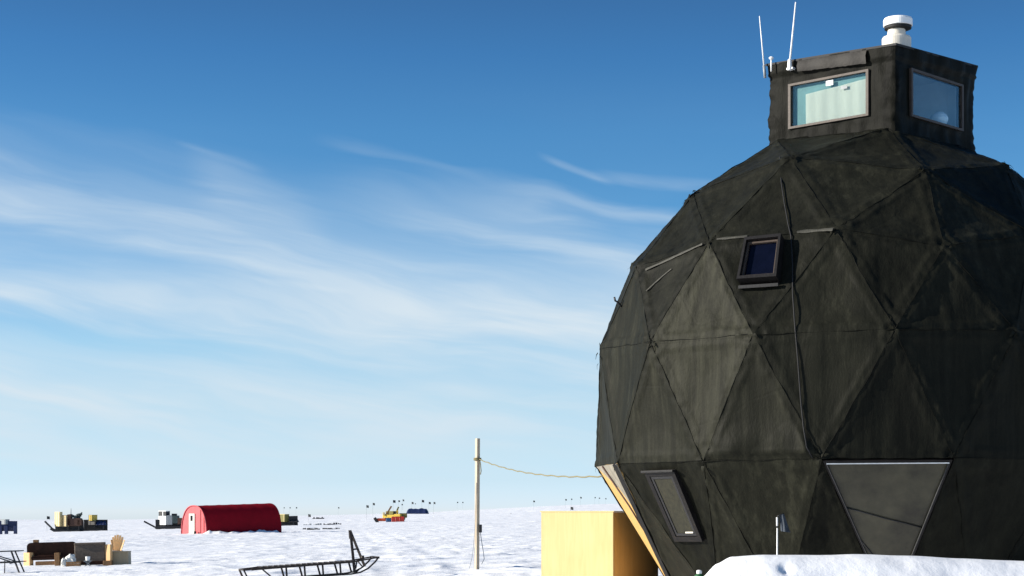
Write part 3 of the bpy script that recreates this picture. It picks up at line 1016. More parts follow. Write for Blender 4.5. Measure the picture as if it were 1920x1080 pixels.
# ------------------------------------------------------------------ wooden pole and rope
Yq = 58.7
b0 = px(894, 1069, Yq); b0.z = tz(b0.x, b0.y) - .3
t0 = px(895.5, 822, Yq)
pole = thing('wooden_pole', b0, 'tall weathered wooden pole standing alone in the snow left of the dome', 'pole')
MB().box((b0 + t0) / 2, (.118, .118, (t0 - b0).length), ax=(V((.62, -.785, 0)), V((.785, .62, 0)), (t0 - b0).normalized()), bev=.012).build('post', 'wood_pole', pole)
bx = px(899.5, 991, Yq - .05)
MB().box(bx + V((.03, 0, 0)), (.085, .12, .26), bev=.02).build('junction_box', 'black', pole)
MB().tube([px(900.5, 997, Yq), px(903, 1015, Yq), px(906, 1033, Yq), px(908, 1048, Yq), px(903, 1058, Yq)], .012, 5).build('wire', 'grey', pole)
MB().tube([px(893, 905, Yq - .08), px(890, 1000, Yq - .05), px(886, 1040, Yq), px(880, 1066, Yq)], .008, 5).build('guy_wire', 'grey', pole)
# rope
ra = px(898, 861, Yq); rb = px(1124, 886, 40.3)
ap_ = sorted(tri_pts(K_PLY), key=lambda p: -p.z); al_ = min(ap_[:2], key=lambda p: p.x)
rb2 = al_ * .93 + ap_[2] * .07 + outward(K_PLY) * .02
rp = []
for i in range(41):
    t = i / 40
    p = ra.lerp(rb2, t); p.z -= .19 * 4 * t * (1 - t) ; p.z += .012 * math.sin(i * 1.9)
    rp.append(p)
r_o = MB().tube(rp, .017, 6).build('rope', 'rope', origin=ra)
tag(r_o, 'slack tan rope strung from the wooden pole to the dome', 'rope')
kn = MB(); kn.tube([ra + V((.02, -.1, .0)), ra + V((.05, -.1, -.15)), ra + V((.07, -.08, -.38)), ra + V((.05, -.08, -.5))], .016, 5)
for h_ in (-.03, 0, .03):
    kn.tube([ra + V((.115 * math.cos(a_ / 12 * 6.283) - ra.x + (b0.x + (t0.x - b0.x) * .84), .115 * math.sin(a_ / 12 * 6.283), h_)) for a_ in range(13)], .016, 5)
kn.build('knot', 'rope', r_o)

# ------------------------------------------------------------------ marker pole with grey flag, green canister
Ym = 33.6
mt = px(1457, 966, Ym); mb0 = V((mt.x, Ym, -.05))
mk = thing('marker_pole', mb0, 'thin white marker pole with a limp grey flag behind the snow bank', 'marker pole')
mb = MB(); mb.tube([mb0, px(1457.4, 990, Ym)], .014, 10); mb.build('pole', 'white', mk)
MB().tube([px(1457.4, 986.5, Ym), px(1457.2, 989.5, Ym)], .018, 10).build('joint', 'rubber', mk)
MB().tube([px(1457.2, 986.3, Ym), px(1457, 970, Ym)], .018, 10).build('sleeve', 'white', mk)
fv = []
for i in range(9):
    for j in range(9):
        u, v = i / 8, j / 8
        xx = 1461 + 9 * u + 13 * v * (0.3 + .7 * u); yy = 966 + 30 * v + 6 * u * v - 3 * u
        p = px(xx, yy, Ym); p.y += .05 * math.sin(u * 7 + v * 2) * (.3 + v); fv.append(p)
MB().poly(fv, [[i * 9 + j, i * 9 + j + 1, i * 9 + 10 + j, i * 9 + 9 + j] for i in range(8) for j in range(8)], True).build('flag', 'flag_grey', mk)
MB().tube([px(1457, 969, Ym), px(1461, 966, Ym), px(1470, 963, Ym)], .010, 6).build('arm', 'black', mk)
Yc = 35.6
gc = px(1311, 1072, Yc)
gcan = thing('gas_canister', V((gc.x, gc.y, -.05)), 'small green canister with pale cap at the left end of the snow bank', 'canister')
MB().lathe((gc.x, gc.y, 0), [(.10, -.05), (.11, 0), (.11, gc.z - .12), (.09, gc.z - .07), (.05, gc.z - .04)], 24).build('tank', 'green', gcan)
MB().lathe((gc.x, gc.y, 0), [(.05, gc.z - .04), (.055, gc.z - .03), (.055, gc.z + .02), (.03, gc.z + .035)], 18).build('cap', 'white', gcan)

# ------------------------------------------------------------------ wooden freight sled
def sled():
    YL, YR = 51.8, 52.9
    A = V(((468 - HX) * YL / F, YL, tz((468 - HX) * YL / F, YL))); Bp = V(((662 - HX) * YR / F, YR, tz((662 - HX) * YR / F, YR)))
    zA = CAM_H + (HY - 1089) * YL / F; zB = CAM_H + (HY - 1075) * YR / F
    A.z = max(zA, A.z - .05) * .5 + zA * .5; Bp.z = zB
    ax = (Bp - A); L_ = ax.length; ax.normalize()
    sdv = ax.cross(V((0, 0, 1))).normalized(); up = sdv.cross(ax)
    if up.z < 0: up = -up
    root = thing('wooden_sled', (A + Bp) / 2, 'long dark wooden freight sled with an upright A shaped handle lying on the snow', 'sled')
    HW = .33; DH = .33

    def S(t, s, h): return A + ax * (t * L_) + sdv * (s * HW) + up * h
    for s in (-1, 1):
        pts = [S(-.04, s, .0), S(.5, s, .0), S(.95, s, .0), S(1.04, s, .03), S(1.12, s, .13), S(1.19, s, .30), S(1.225, s, .42)]
        mb = MB()
        for p_, q_ in zip(pts, pts[1:]): mb.bar(p_, q_ + (q_ - p_).normalized() * .01, .045, .042)
        mb.build('runner', 'dark_wood', root)
        mb = MB(); mb.bar(S(.0, s, DH), S(.98, s, DH + .02), .05, .055); mb.bar(S(.98, s, DH + .02), S(1.225, s, .43), .04, .04)
        mb.build('side_rail', 'dark_wood', root)
        for t in (.34, .515, .69, .86, 1.0):
            MB().bar(S(t + (.015 if s < 0 else -.01), s, .02), S(t - .01, s * .92, DH), .05, .05).build('post', 'dark_wood', root)
    dk = MB()
    for i in range(17):
        t = .12 + .86 * i / 16
        dk.bar(S(t, -1.02, DH + .045), S(t, 1.02, DH + .045), .11, .02)
    dk.build('deck', 'dark_wood', root)
    MB().bar(S(1.225, -1.1, .425), S(1.225, 1.1, .425), .06, .06).build('front_bar', 'dark_wood', root)
    # tail handle pieces
    t_ = MB(); t_.bar(S(-.03, 1, .02), S(-.07, .9, DH), .045, .045); t_.bar(S(-.07, .9, DH), S(.12, .9, DH + .03), .045, .045); t_.bar(S(-.03, -1, .02), S(-.07, -.9, DH), .045, .045)
    t_.bar(S(-.07, -.9, DH), S(.12, -.9, DH + .03), .045, .045); t_.bar(S(-.07, -.95, DH), S(-.07, .95, DH), .04, .04); t_.bar(S(.10, .9, DH), S(.2, 1, .03), .04, .04)
    t_.build('tail_frame', 'dark_wood', root)
    # A shaped upstander
    apex = px(657, 996, (YL + YR) / 2 + 1.1)
    f1 = S(.985, 1, .05); f2 = S(1.15, -1, .16)
    h = MB(); h.bar(f1, apex, .075, .06); h.bar(f2, apex, .075, .06); h.bar(apex - V((.0, 0, .22)), apex + V((-.015, 0, .03)), .08, .06)
    h.build('upstander', 'dark_wood', root)
    m1 = f1.lerp(apex, .55); m2 = f2.lerp(apex, .50)
    MB().bar(m1, m2, .05, .045).build('rung', 'dark_wood', root)
    l = MB(); l.tube([S(1.0, 1, .16), S(1.03, .3, .3), S(1.07, -.8, .36), f2.lerp(apex, .22)], .022, 6); l.tube([S(1.0, 1, .04), S(1.05, .5, .12), S(1.10, 0, .16), S(1.08, -.9, .33)], .022, 6)
    l.tube([f2.lerp(apex, .18) + V((.02, -.03, 0)), f2.lerp(apex, .26) + V((.05, -.05, .05))], .05, 6)
    l.build('lashing', 'dark_wood', root)
    return A, Bp


sled()


TURN = .55
TU = (V((math.cos(TURN), -math.sin(TURN), 0)), V((math.sin(TURN), math.cos(TURN), 0)), V((0, 0, 1)))

# ------------------------------------------------------------------ camp furniture at the left
def at(x, Y):
    X = (x - HX) * Y / F
    return V((X, Y, tz(X, Y)))


def mpp(Y): return Y / F


Ys = 75.5; k = mpp(Ys)


def P3(x, y, Y): return px(x, y, Y)


# dark brown leather sofa facing the camera
b = at(96, Ys); tilt = .03
g = b.z - .03
rt = thing('leather_sofa', (b.x, b.y, g), 'dark brown leather sofa with plywood arms left of the taupe sofa', 'sofa')
ax3 = (V((math.cos(tilt), .05, math.sin(tilt))).normalized(), V((-.05, 1, 0)).normalized(), V((-math.sin(tilt), 0, math.cos(tilt))).normalized())


def L3(o, x, y, z): return o + ax3[0] * x + ax3[1] * y + ax3[2] * z


o = V((b.x, b.y, g))
hw_, hh_, r_c = 45.5 * k, .31, .17
ol = []
for cx_, cz_, a0 in ((hw_ - r_c, hh_ - r_c, 0), (-hw_ + r_c, hh_ - r_c, 90), (-hw_ + .06, -hh_ + .06, 180), (hw_ - .06, -hh_ + .06, 270)):
    rc_ = r_c if a0 < 180 else .06
    for q in range(7):
        aa = rad(a0 + q * 15); ol.append(L3(o, cx_ + rc_ * math.cos(aa), .25, .72 + cz_ + rc_ * math.sin(aa)))
MB().prism(ol, ax3[1] * -.11, ax3[1] * .11).build('backrest', 'leather', rt)
MB().box(L3(o, 0, .02, .38), (68 * k, .60, .16), ax=ax3, bev=.06, seg=3).build('seat', 'leather', rt)
MB().box(L3(o, .1, -.12, .17), (62 * k, .36, .16), ax=ax3, bev=.02).build('base', 'mid_wood', rt)
MB().box(L3(o, -40.5 * k, -.12, .32), (16 * k, .22, .62), ax=TU, bev=.015).build('arm', 'pale_wood', rt)
MB().box(L3(o, 15 * k, -.25, .30), (9 * k, .40, .58), ax=ax3, bev=.015).build('arm', 'mid_wood', rt)
MB().box(L3(o, -10 * k, -.12, .475), (40 * k, .34, .07), ax=ax3, bev=.03).build('cushion', 'leather', rt)
tb = MB().box(L3(o, -29 * k, .25, 1.09), (10 * k, .14, .12), ax=ax3, bev=.01).build('timber_block', 'mid_wood', origin=L3(o, -29 * k, .25, 1.03))
tag(tb, 'short brown timber block resting on top of the leather sofa back', 'timber')
# taupe sofa (its tall back towards us)
b = at(170, Ys - 1.2); o = V((b.x, b.y, b.z - .03))
rt = thing('fabric_sofa', o, 'taupe upholstered sofa with pale wooden end post beside the leather sofa', 'sofa')
MB().box(L3(o, 0, .0, .55), (56 * k, .26, .74), ax=ax3, bev=.05, seg=3).build('backrest', 'cloth', rt)
MB().box(L3(o, 0, -.02, .94), (56 * k, .32, .10), ax=ax3, bev=.045, seg=3).build('top_roll', 'cloth', rt)
MB().box(L3(o, .0, .35, .36), (52 * k, .6, .2), ax=ax3, bev=.06).build('seat', 'cloth', rt)
MB().box(L3(o, 5 * k, -.10, .15), (46 * k, .2, .16), ax=ax3, bev=.03).build('base', 'leather', rt)
MB().box(L3(o, 34 * k, -.10, .55), (15 * k, .14, .68), ax=TU, bev=.02).build('end_post', 'pale_wood', rt)
MB().box(L3(o, 33 * k, -.12, .12), (16 * k, .36, .22), ax=ax3, bev=.02).build('foot', 'mid_wood', rt)
# fan backed wooden chair behind the box
b = at(219, Ys + .5); o = V((b.x, b.y, b.z - .03))
rt = thing('adirondack_chair', o, 'pale wooden chair with a fan shaped slatted back behind the plywood box', 'chair')
fb = MB()
for i in range(7):
    a_ = (i - 3) * .085
    bx_ = o + TU[0] * ((i - 3) * .070) + V((0, .08, .62))
    L_ = .66 - .022 * (i - 3) ** 2
    fb.bar(bx_ - TU[0] * 0, bx_ + V((math.sin(a_) * L_, .12, math.cos(a_) * L_)), .085, .02)
fb.build('backrest', 'pale_wood', rt)
MB().box(L3(o, 0, -.1, .58), (.52, .55, .07), ax=ax3, bev=.01).build('seat', 'dark_wood', rt)
for sx in (-1, 1):
    for sy in (-1, 1):
        MB().box(L3(o, sx * .22, -.1 + sy * .22, .28), (.06, .06, .56), ax=ax3).build('leg', 'dark_wood', rt)
# plywood box
b = at(227, Ys - .8); o = V((b.x, b.y, b.z - .04))
pb = thing('plywood_box', o, 'grey plywood storage box at the right end of the seating group', 'box')
MB().box(L3(o, 0, 0, .31), (33 * k, .7, .60), ax=ax3, bev=.008).build('body', 'ply_grey', pb)  # greyer, darker plywood than the porch front
MB().box(L3(o, 0, 0, .625), (34.5 * k, .74, .03), ax=ax3, bev=.006).build('lid', 'ply_grey', pb)
# bags
for i, (x, y, sx, sz, lab) in enumerate([(133, 1062, 20, 24, 'crumpled white sack slumped against the taupe sofa'), (120, 1063, 10, 17, 'small upright white sack leaning on the sofa arm')]):
    b = at(x, Ys - 1.7 - i * .2); bg = bmesh.new(); bmesh.ops.create_icosphere(bg, subdivisions=4, radius=1)
    vs = []
    for v in bg.verts:
        d = 1 + .35 * noise.noise(v.co * 1.7 + V((i * 9, 0, 0))) + .10 * noise.noise(v.co * 5)
        vs.append(b + V((v.co.x * d * sx * k / 2, v.co.y * d * .22, max(-.02, (v.co.z * d + .8) * sz * k / 1.9))))
    bg.verts.index_update()
    so = MB().poly(vs, [[v.index for v in f.verts] for f in bg.faces], True).build('sack', 'bag', origin=b); bg.free()
    tag(so, lab, 'sack')
# wooden crate and stool with white mug
b = at(138, Ys - 2.6); o = V((b.x, b.y, b.z - .02))
cr_ = thing('wooden_crate', o, 'low brown slatted wooden crate in front of the white sack', 'crate')
mb = MB()
for z_ in (.05, .13, .21): mb.box(L3(o, 0, -.15, z_), (24 * k, .02, .07), ax=ax3); mb.box(L3(o, 0, .15, z_), (24 * k, .02, .07), ax=ax3); mb.box(L3(o, -12 * k, 0, z_), (.02, .28, .07), ax=ax3); mb.box(L3(o, 12 * k, 0, z_), (.02, .28, .07), ax=ax3)
mb.build('slats', 'mid_wood', cr_)
MB().box(L3(o, 0, 0, .025), (23 * k, .28, .02), ax=ax3).build('bottom', 'mid_wood', cr_)
b = at(165, Ys - 2.3); o = V((b.x, b.y, b.z - .02))
stl = thing('camp_stool', o, 'low grey folding stool in front of the taupe sofa', 'stool')
MB().box(L3(o, 0, 0, .24), (13 * k, .28, .03), ax=ax3, bev=.01).build('seat', 'grey', stl)
for sx in (-1, 1):
    for sy in (-1, 1):
        MB().bar(L3(o, sx * .14, sy * .12, 0), L3(o, -sx * .10, sy * .12, .23), .02).build('leg', 'grey', stl)
cp = L3(o, 0, 0, .257)
cu = MB().lathe(cp, [(.07, 0), (.085, .01), (.095, .16), (.09, .165)], 20).build('white_pot', 'white', origin=cp)
tag(cu, 'white pot standing on the low grey stool', 'pot')
# trestle table at the far left
Yt = 66.; kt = mpp(Yt)
b = at(10, Yt); o = V((b.x, b.y, b.z - .02))
rt = thing('picnic_table', o, 'thin framed dark picnic table cut by the left edge of the photo', 'table')
tp = MB()
for i in range(5): tp.box(L3(o, -.15, -.36 + i * .18, .82), (1.5, .165, .035), ax=ax3, bev=.006)
tp.build('tabletop', 'steel', rt)
for x0_, x1_ in ((22, 31), (-28, -34)):
    for sy in (-1, 1):
        MB().bar(L3(o, (x0_ - 6) * kt, sy * .3, .80), L3(o, x1_ * kt, sy * .42, 0), .045, .05).build('leg', 'steel', rt)
for sy in (-1, 1):
    MB().bar(L3(o, -20 * kt, sy * .33, .68), L3(o, 24 * kt, sy * .38, .38), .04, .04).build('brace', 'steel', rt)
MB().bar(L3(o, 4 * kt, -.35, .5), L3(o, 3 * kt, -.38, .0), .03, .03).build('prop', 'steel', rt)
for sy in (-1, 1):
    MB().box(L3(o, -.15, sy * .72, .42), (1.5, .2, .035), ax=ax3, bev=.006).build('bench', 'steel', rt)
    MB().bar(L3(o, .35, sy * .30, .40), L3(o, .35, sy * .76, .39), .04, .04).build('bench_arm', 'steel', rt)
    MB().bar(L3(o, -.55, sy * .30, .40), L3(o, -.55, sy * .76, .39), .04, .04).build('bench_arm', 'steel', rt)

# ------------------------------------------------------------------ red tunnel hut
Yh = 213.; kh = mpp(Yh)
e0 = at(340, Yh + 1.2); e1 = at(387, Yh - 1.2)
eA = V((e0.x, e0.y, 0)); eB = V((e1.x, e1.y, 0))
axd = V((8.6, 3.2, 0))          # long axis
gz = min(e0.z, e1.z) - .25
hut = thing('red_tunnel_hut', ((eA + eB) / 2) + V((0, 0, gz)), 'red arched tunnel hut with a pale door in its sunlit end', 'hut')
wv = eB - eA; Wd = wv.length; wv = wv / Wd
adir = axd.normalized(); nrm_end = -adir
HH = (1002 - 949) * kh + .25
rise = adir.length


def arch(t, grow=1.0):
    a_ = math.pi * t
    x = -math.cos(a_); z = math.sin(a_)
    x = math.copysign(abs(x) ** .78, x); z = z ** .86
    return ((eA + eB) / 2) + wv * (x * Wd / 2 * grow) + V((0, 0, gz + z * HH * grow))


NA = 28; lenH = 8.95; NR = 24
vs = []; fs = []
for j in range(NR + 1):
    s = j / NR
    g_ = 1 + .005 * (1 if j % 4 == 0 else -.4)
    lift = .028 * 0
    for i in range(NA + 1):
        p = arch(i / NA, g_) + adir * (s * lenH); p.z += s * .30
        vs.append(p)
for j in range(NR):
    for i in range(NA):
        a_ = j * (NA + 1) + i; fs.append([a_, a_ + 1, a_ + NA + 2, a_ + NA + 1])
MB().poly(vs, fs, True).build('shell', 'red', hut)
# end wall and back wall
for s, nm, mm in ((.0, 'end_wall', 'red_lit'), (1., 'back_wall', 'red')):
    ring_ = [arch(i / NA, .985) + adir * (s * lenH + (.03 if s == 0 else -.03)) + V((0, 0, s * .3)) for i in range(NA + 1)]
    ew = MB().poly(ring_, [list(range(NA + 1))]).build(nm, mm, hut)
    if s == 0: end_w = ew
rim = MB(); rim.tube([arch(i / NA, 1.0) for i in range(NA + 1)], .07, 6); rim.build('end_rim', 'red_lit', hut)
for t_ in (.66, .80):
    sm = MB()
    p = arch(t_, .97) ; base_ = V((p.x, p.y, gz)); sm.bar(base_ - adir * .03, p - adir * .03, .05, .03); sm.build('seam', 'red', end_w)
dc = (eA + eB) / 2 + wv * (-.06 * Wd) - adir * .05
MB().box(dc + V((0, 0, gz + .25 + 1.22)), (.22 * Wd, .06, 2.35), ax=(wv, adir, V((0, 0, 1)))).build('door', 'offwhite', hut)
MB().box(dc - adir * .045 + V((0, 0, gz + 2.10)), (.08 * Wd, .03, .62), ax=(wv, adir, V((0, 0, 1)))).build('door_window', 'glass_dark', hut)
hbn = (eA + eB) / 2 + wv * (.17 * Wd) - adir * .35
hb = thing('black_bin', V((hbn.x, hbn.y, gz + .1)), 'small dark bin beside the door of the red hut', 'bin')
MB().lathe(V((hbn.x, hbn.y, gz + .1)), [(.13, 0), (.15, .4), (.16, .42)], 14).build('body', 'black', hb)
MB().lathe(V((hbn.x, hbn.y, gz + .52)), [(.165, 0), (.16, .04), (.05, .07)], 14).build('lid', 'black', hb)


def drift(x, y):
    p = V((x, y, 0)); rel = p - V(((eB.x), (eB.y), 0))
    t = rel.dot(adir) / lenH
    s = rel.dot(V((adir.y, -adir.x, 0)))
    lump = .5 + .5 * noise.noise(V((x * .8, 3, 7))) + .25 * noise.noise(V((x * 2.1, 8, 7)))
    h = .62 * lump * math.exp(-((s - .25) / .9) ** 2) * float(sstep(-.08, .05, t) * (1 - sstep(.92, 1.02, t)))
    return tz(x, y) - .06 + h


snow_heap('snow_drift', eB.x - 1.5, eB.x + 10.5, eB.y - 3.5, eB.y + 5.5, drift, 120, 50, 'low lumpy snow drift along the shaded foot of the red hut')

# ------------------------------------------------------------------ vehicles and cargo far behind
def lx(x, Y): return (x - HX) * Y / F




def cbox(name, m, x0, x1, y0, y1, Y, dep, label, cat, side=None, bev=.04):
    """a crate turned on its sled: its sunlit face spans x0..x1, y0..y1 (photo pixels) at distance Y"""
    a = px(x0, y1, Y); b_ = px(x1, y0, Y)
    W = (b_.x - a.x) / math.cos(TURN); H = b_.z - a.z
    c = V((a.x, Y + W * math.sin(TURN), a.z + H / 2)) + TU[0] * W / 2 + TU[1] * dep / 2
    r = thing(name, V((c.x, c.y, a.z)), label, cat)
    MB().box(c, (W, dep, H), ax=TU, bev=bev).build('body', m, r)
    lidm = side or m
    MB().box(c + V((0, 0, H / 2 + .03)), (W + .06, dep + .06, .07), ax=TU, bev=.02).build('lid', lidm, r)
    for s in (-.42, 0, .42): MB().box(c + TU[0] * (s * W) - TU[1] * (dep / 2 + .02), (.07, .04, H - .06), ax=TU).build('batten', lidm, r)
    return r


def cargo_sled(x0, x1, ytop, Y, xd, yd, label, slope=0.0):
    """freight sled: deck, two runners, drawbar to pixel (xd, yd)"""
    a = px(x0, ytop, Y); b_ = px(x1, ytop - slope, Y)
    ga = tz(a.x, Y); gb = tz(b_.x, Y)
    r = thing('cargo_sled', V(((a.x + b_.x) / 2, Y, min(ga, gb))), label, 'cargo sled', 'cargo sleds parked far out on the snow')
    MB().bar(a + V((0, 1.1, 0)), b_ + V((0, 1.1, 0)), .34, 2.3).build('deck', 'black', r)
    for yy in (0.05, 2.15):
        rn = MB(); rn.bar(V((a.x, Y + yy, ga + .14)), V((b_.x - .4, Y + yy, gb + .14)), .22, .34); rn.bar(V((a.x, Y + yy, ga + .14)), V((a.x - .7, Y + yy, ga + .55)), .2, .25)
        rn.build('runner', 'black', r)
        for t in (.12, .5, .88):
            p = V((a.x + (b_.x - a.x) * t, Y + yy, ga + (gb - ga) * t + .2)); q_ = V((p.x, p.y, a.z + (b_.z - a.z) * t))
            if q_.z - p.z > .05: MB().bar(p, q_, .2, .25).build('strut', 'black', r)
    if xd is not None:
        d = px(xd, yd, Y + .5)
        MB().bar(V((a.x, Y + .3, ga + .25)), d, .22, .28).build('drawbar', 'black', r)
    return r


Y1 = 335.
cargo_sled(101, 154, 988, Y1, 84, 977.5, 'front dark cargo sled loaded with cream crates, its drawbar raised', 1.5)
cbox('cream_crate', 'cream', 100.5, 112, 960.5, 987, Y1 + .1, .7, 'taller cream crate at the front of the loaded cargo sled', 'crate')
cbox('cream_crate', 'cream', 115.5, 124, 966.5, 987, Y1 - .1, .8, 'narrower cream crate with dark top on the loaded cargo sled', 'crate', side='rust')
r = thing('machine_load', px(140, 987, Y1), 'rust brown machinery heap with teal hoses on the cargo sled', 'machinery')
mb = MB()
rr = random.Random(4)
mb.box(px(139, 979, Y1 + .9), (2.7, 1.7, 1.45), bev=.1)
mb.box(px(131, 975, Y1 + .7), (.7, 1.3, 2.1), bev=.08); mb.box(px(150, 979.5, Y1 + .7), (.9, 1.3, 1.1), bev=.08)
mb.build('engine_block', 'rust', r)
mb = MB()
for (x, y, s) in ((133, 967, .6), (137, 968, .5), (141, 969.5, .55), (146, 969, .7), (150, 966, .55), (153, 964.5, .3), (144, 965.5, .3)):
    mb.box(px(x, y, Y1 + .5 + rr.random()), (s, s * 1.2, s), rz=rr.random(), bev=.12)
mb.tube([px(141, 970, Y1 + .4), px(146, 964, Y1 + .4), px(151, 963.5, Y1 + .4), px(154, 961, Y1 + .4)], .13, 8)
mb.build('hoses', 'teal', r)
MB().tube([px(133, 968, Y1 + .5), px(133.3, 953, Y1 + .5)], [.09, .03], 6).build('mast', 'teal', r)
cargo_sled(155, 199, 986, Y1 + 3, None, None, 'rear dark cargo sled carrying an olive yellow box and navy tarp', 0.)
cbox('yellow_box', 'yellow', 165, 172.5, 966, 976.5, Y1 + 3, 1.4, 'small yellow box up on the rear cargo sled', 'box', side='olive')
cbox('dark_crate', 'black', 157, 178.5, 976.6, 984.5, Y1 + 3, 1.8, 'low black crate under the yellow box on the rear cargo sled', 'crate')


def heap(name, m, x0, x1, y0, y1, Y, dep, label, cat, seed=0, parent_only=False):
    a = px(x0, y1, Y); b_ = px(x1, y0, Y); c = V(((a.x + b_.x) / 2, Y + dep / 2, a.z))
    vs = []; nx, ny = 28, 10
    for i in range(nx + 1):
        for j in range(ny + 1):
            u, v = i / nx, j / ny
            e = min(1, min(u, 1 - u) / .10) ** .6 * math.sin(math.pi * v) ** .5
            h = (b_.z - a.z) * e * (.80 + .35 * noise.noise(V((u * 5 + seed, v * 2, seed))))
            vs.append(V((a.x + (b_.x - a.x) * u, Y + dep * v, a.z + h)))
    mb = MB().poly(vs, [[i * (ny + 1) + j, (i + 1) * (ny + 1) + j, (i + 1) * (ny + 1) + j + 1, i * (ny + 1) + j + 1] for i in range(nx) for j in range(ny)], True)
    o = mb.build(name, m, origin=c)
    return tag(o, label, cat)


heap('tarp_bundle', 'navy', 179, 198, 975, 984.5, Y1 + 3, 1.9, 'navy tarp covered bundle at the tail of the rear cargo sled', 'tarp', 3)

# white tracked vehicle left of the hut
Y2 = 345.
r = thing('tracked_vehicle', at(318, Y2), 'white cabbed tracked vehicle with dark windows partly behind the red hut', 'tracked vehicle')
gg = tz(lx(318, Y2), Y2)
a = px(290, 988, Y2); b_ = px(349, 986, Y2)
for yy in (0, 1.9):
    tr = MB(); h_ = .5
    tr.bar(V((a.x, Y2 + yy, gg + .30)), V((b_.x, Y2 + yy, gg + .36)), .55, .5, .2); tr.build('track', 'black', r)
MB().bar(px(291, 988.5, Y2 + .2), px(270, 977.5, Y2 + .2), .26, .3).build('drawbar', 'black', r)
MB().bar(px(292, 984.5, Y2 + 1.), px(347, 983, Y2 + 1.), .35, 2.1).build('chassis', 'steel', r)
MB().box(px(307.5, 976, Y2 + 1.), (1.9, 1.1, 1.7), ax=TU, bev=.08).build('cab', 'white', r)
MB().box(px(308, 962.8, Y2 + 1.), (1.9, 1.1, .9), ax=TU, bev=.06).build('cab_top', 'black', r)
MB().box(px(308, 958.4, Y2 + 1.), (2.0, 1.2, .10), ax=TU, bev=.03).build('cab_roof', 'white', r)
MB().box(px(309.3, 963, Y2 + .86) - TU[1] * .57, (.16, .07, .86), ax=TU).build('pillar', 'white', r)
MB().box(px(320, 975, Y2 + .9), (.95, 1.9, 1.8), bev=.05).build('engine_cover', 'grey', r)
MB().box(px(330, 974, Y2 + .9), (1.0, 1.9, 1.5), bev=.05).build('cargo_box', 'teal', r)
MB().box(px(327, 965, Y2 + .8), (.9, 1., .4), bev=.05).build('air_filter', 'steel', r)
MB().box(px(340, 977, Y2 + .9), (1.1, 1.9, 1.2), bev=.05).build('rear_box', 'rust', r)

# cargo sled right of the hut
Y3 = 330.
cargo_sled(500, 557, 980.5, Y3, None, None, 'dark cargo sled with olive crates showing right of the red hut', 1.5)
cbox('olive_crate', 'olive', 514, 534, 964.5, 978.5, Y3, 1.3, 'olive crate on the cargo sled right of the red hut', 'crate', side='cream')
heap('tarp_bundle', 'steel', 541.5, 559, 974, 979, Y3, 1.8, 'low grey bundle on the tail of the sled right of the hut', 'bundle', 8)

# dark platform at the left edge
Y4 = 300.
r = thing('storage_platform', at(12, Y4), 'dark blue platform on thick legs with grey load at the left edge', 'platform')
MB().bar(px(-25, 986, Y4 + .8), px(32, 986.5, Y4 + .8), .45, 1.7, .05).build('deck', 'navy', r)
for x in (-20, 1, 12, 29):
    for yy in (0.1, 1.5):
        p = px(x, 986, Y4 + yy); MB().bar(V((p.x, p.y, tz(p.x, p.y) - .1)), p, .55 if x > -10 else .4, .4, .05).build('leg', 'navy', r)
cbox('grey_crate', 'grey', -14, 10, 974.5, 983.3, Y4 + .1, .9, 'grey crate lying on the dark blue platform', 'crate')

# snow clearing machine with yellow booms, drums
Y5 = 360.
r = thing('snow_machine', at(735, Y5), 'yellow machine with two raised booms and orange tracks far out on the snow', 'snow machine')
for (x0, x1, y, yy) in ((706, 724, 974.5, 1.8), (722, 760, 972, 2.4)):
    MB().bar(px(x0, y, Y5 + yy), px(x1, y, Y5 + yy), .85, .6, .25).build('track', 'orange', r)
MB().bar(px(703, 977, Y5 + 1.5), px(707.5, 974, Y5 + 1.5), .55, 1.2, .1).build('blade', 'black', r)
MB().box(px(737, 967.5, Y5 + 1.5), (3.9, 1.7, .8), rz=-.35, bev=.12).build('chassis', 'yellow', r)
MB().box(px(733, 961.8, Y5 + 1.4), (1.7, 1.3, .75), rz=-.4, bev=.1).build('cab', 'olive', r)
MB().box(px(740.5, 962, Y5 + .62), (.4, .06, .6), bev=.02).build('cab_window', 'black', r)
MB().box(px(756, 966.5, Y5 + 1.4), (1.5, 1.4, .9), bev=.1).build('engine_cover', 'olive', r)
MB().bar(px(725, 964, Y5 + 1.), px(734, 949, Y5 + 1.), .32, .3).build('boom', 'mid_wood', r)
MB().bar(px(745.5, 969, Y5 + .8), px(744.5, 957, Y5 + .8), .42, .35).build('boom', 'yellow', r)
MB().bar(px(744.5, 957, Y5 + .8), px(747.5, 950.5, Y5 + .8), .28, .28).build('boom_tip', 'olive', r)
MB().box(px(719.5, 963.5, Y5 + 1.2), (.45, .5, .6), bev=.06).build('exhaust', 'cream', r)


def barrel(x0, x1, y0, y1, Y, m, label):
    a = px(x0, y1, Y); b_ = px(x1, y0, Y); R_ = (b_.z - a.z) / 2
    c = V((a.x, Y, (a.z + b_.z) / 2)); Ln = b_.x - a.x
    r = thing('drum', V((c.x + Ln / 2, Y, a.z)), label, 'drum', 'drums beside the yellow machine')
    MB().lathe(c, [(R_ * .9, 0), (R_, .06), (R_, Ln * .32), (R_ * 1.06, Ln * .34), (R_, Ln * .37), (R_, Ln * .64), (R_ * 1.06, Ln * .66), (R_, Ln * .69), (R_, Ln - .06), (R_ * .9, Ln)], 24, axis=(1, 0, 0)).build('shell', m, r)
    MB().lathe(c + V((Ln * .5, 0, R_)), [(.09, -.03), (.09, .05)], 10).build('bung', 'black', r)


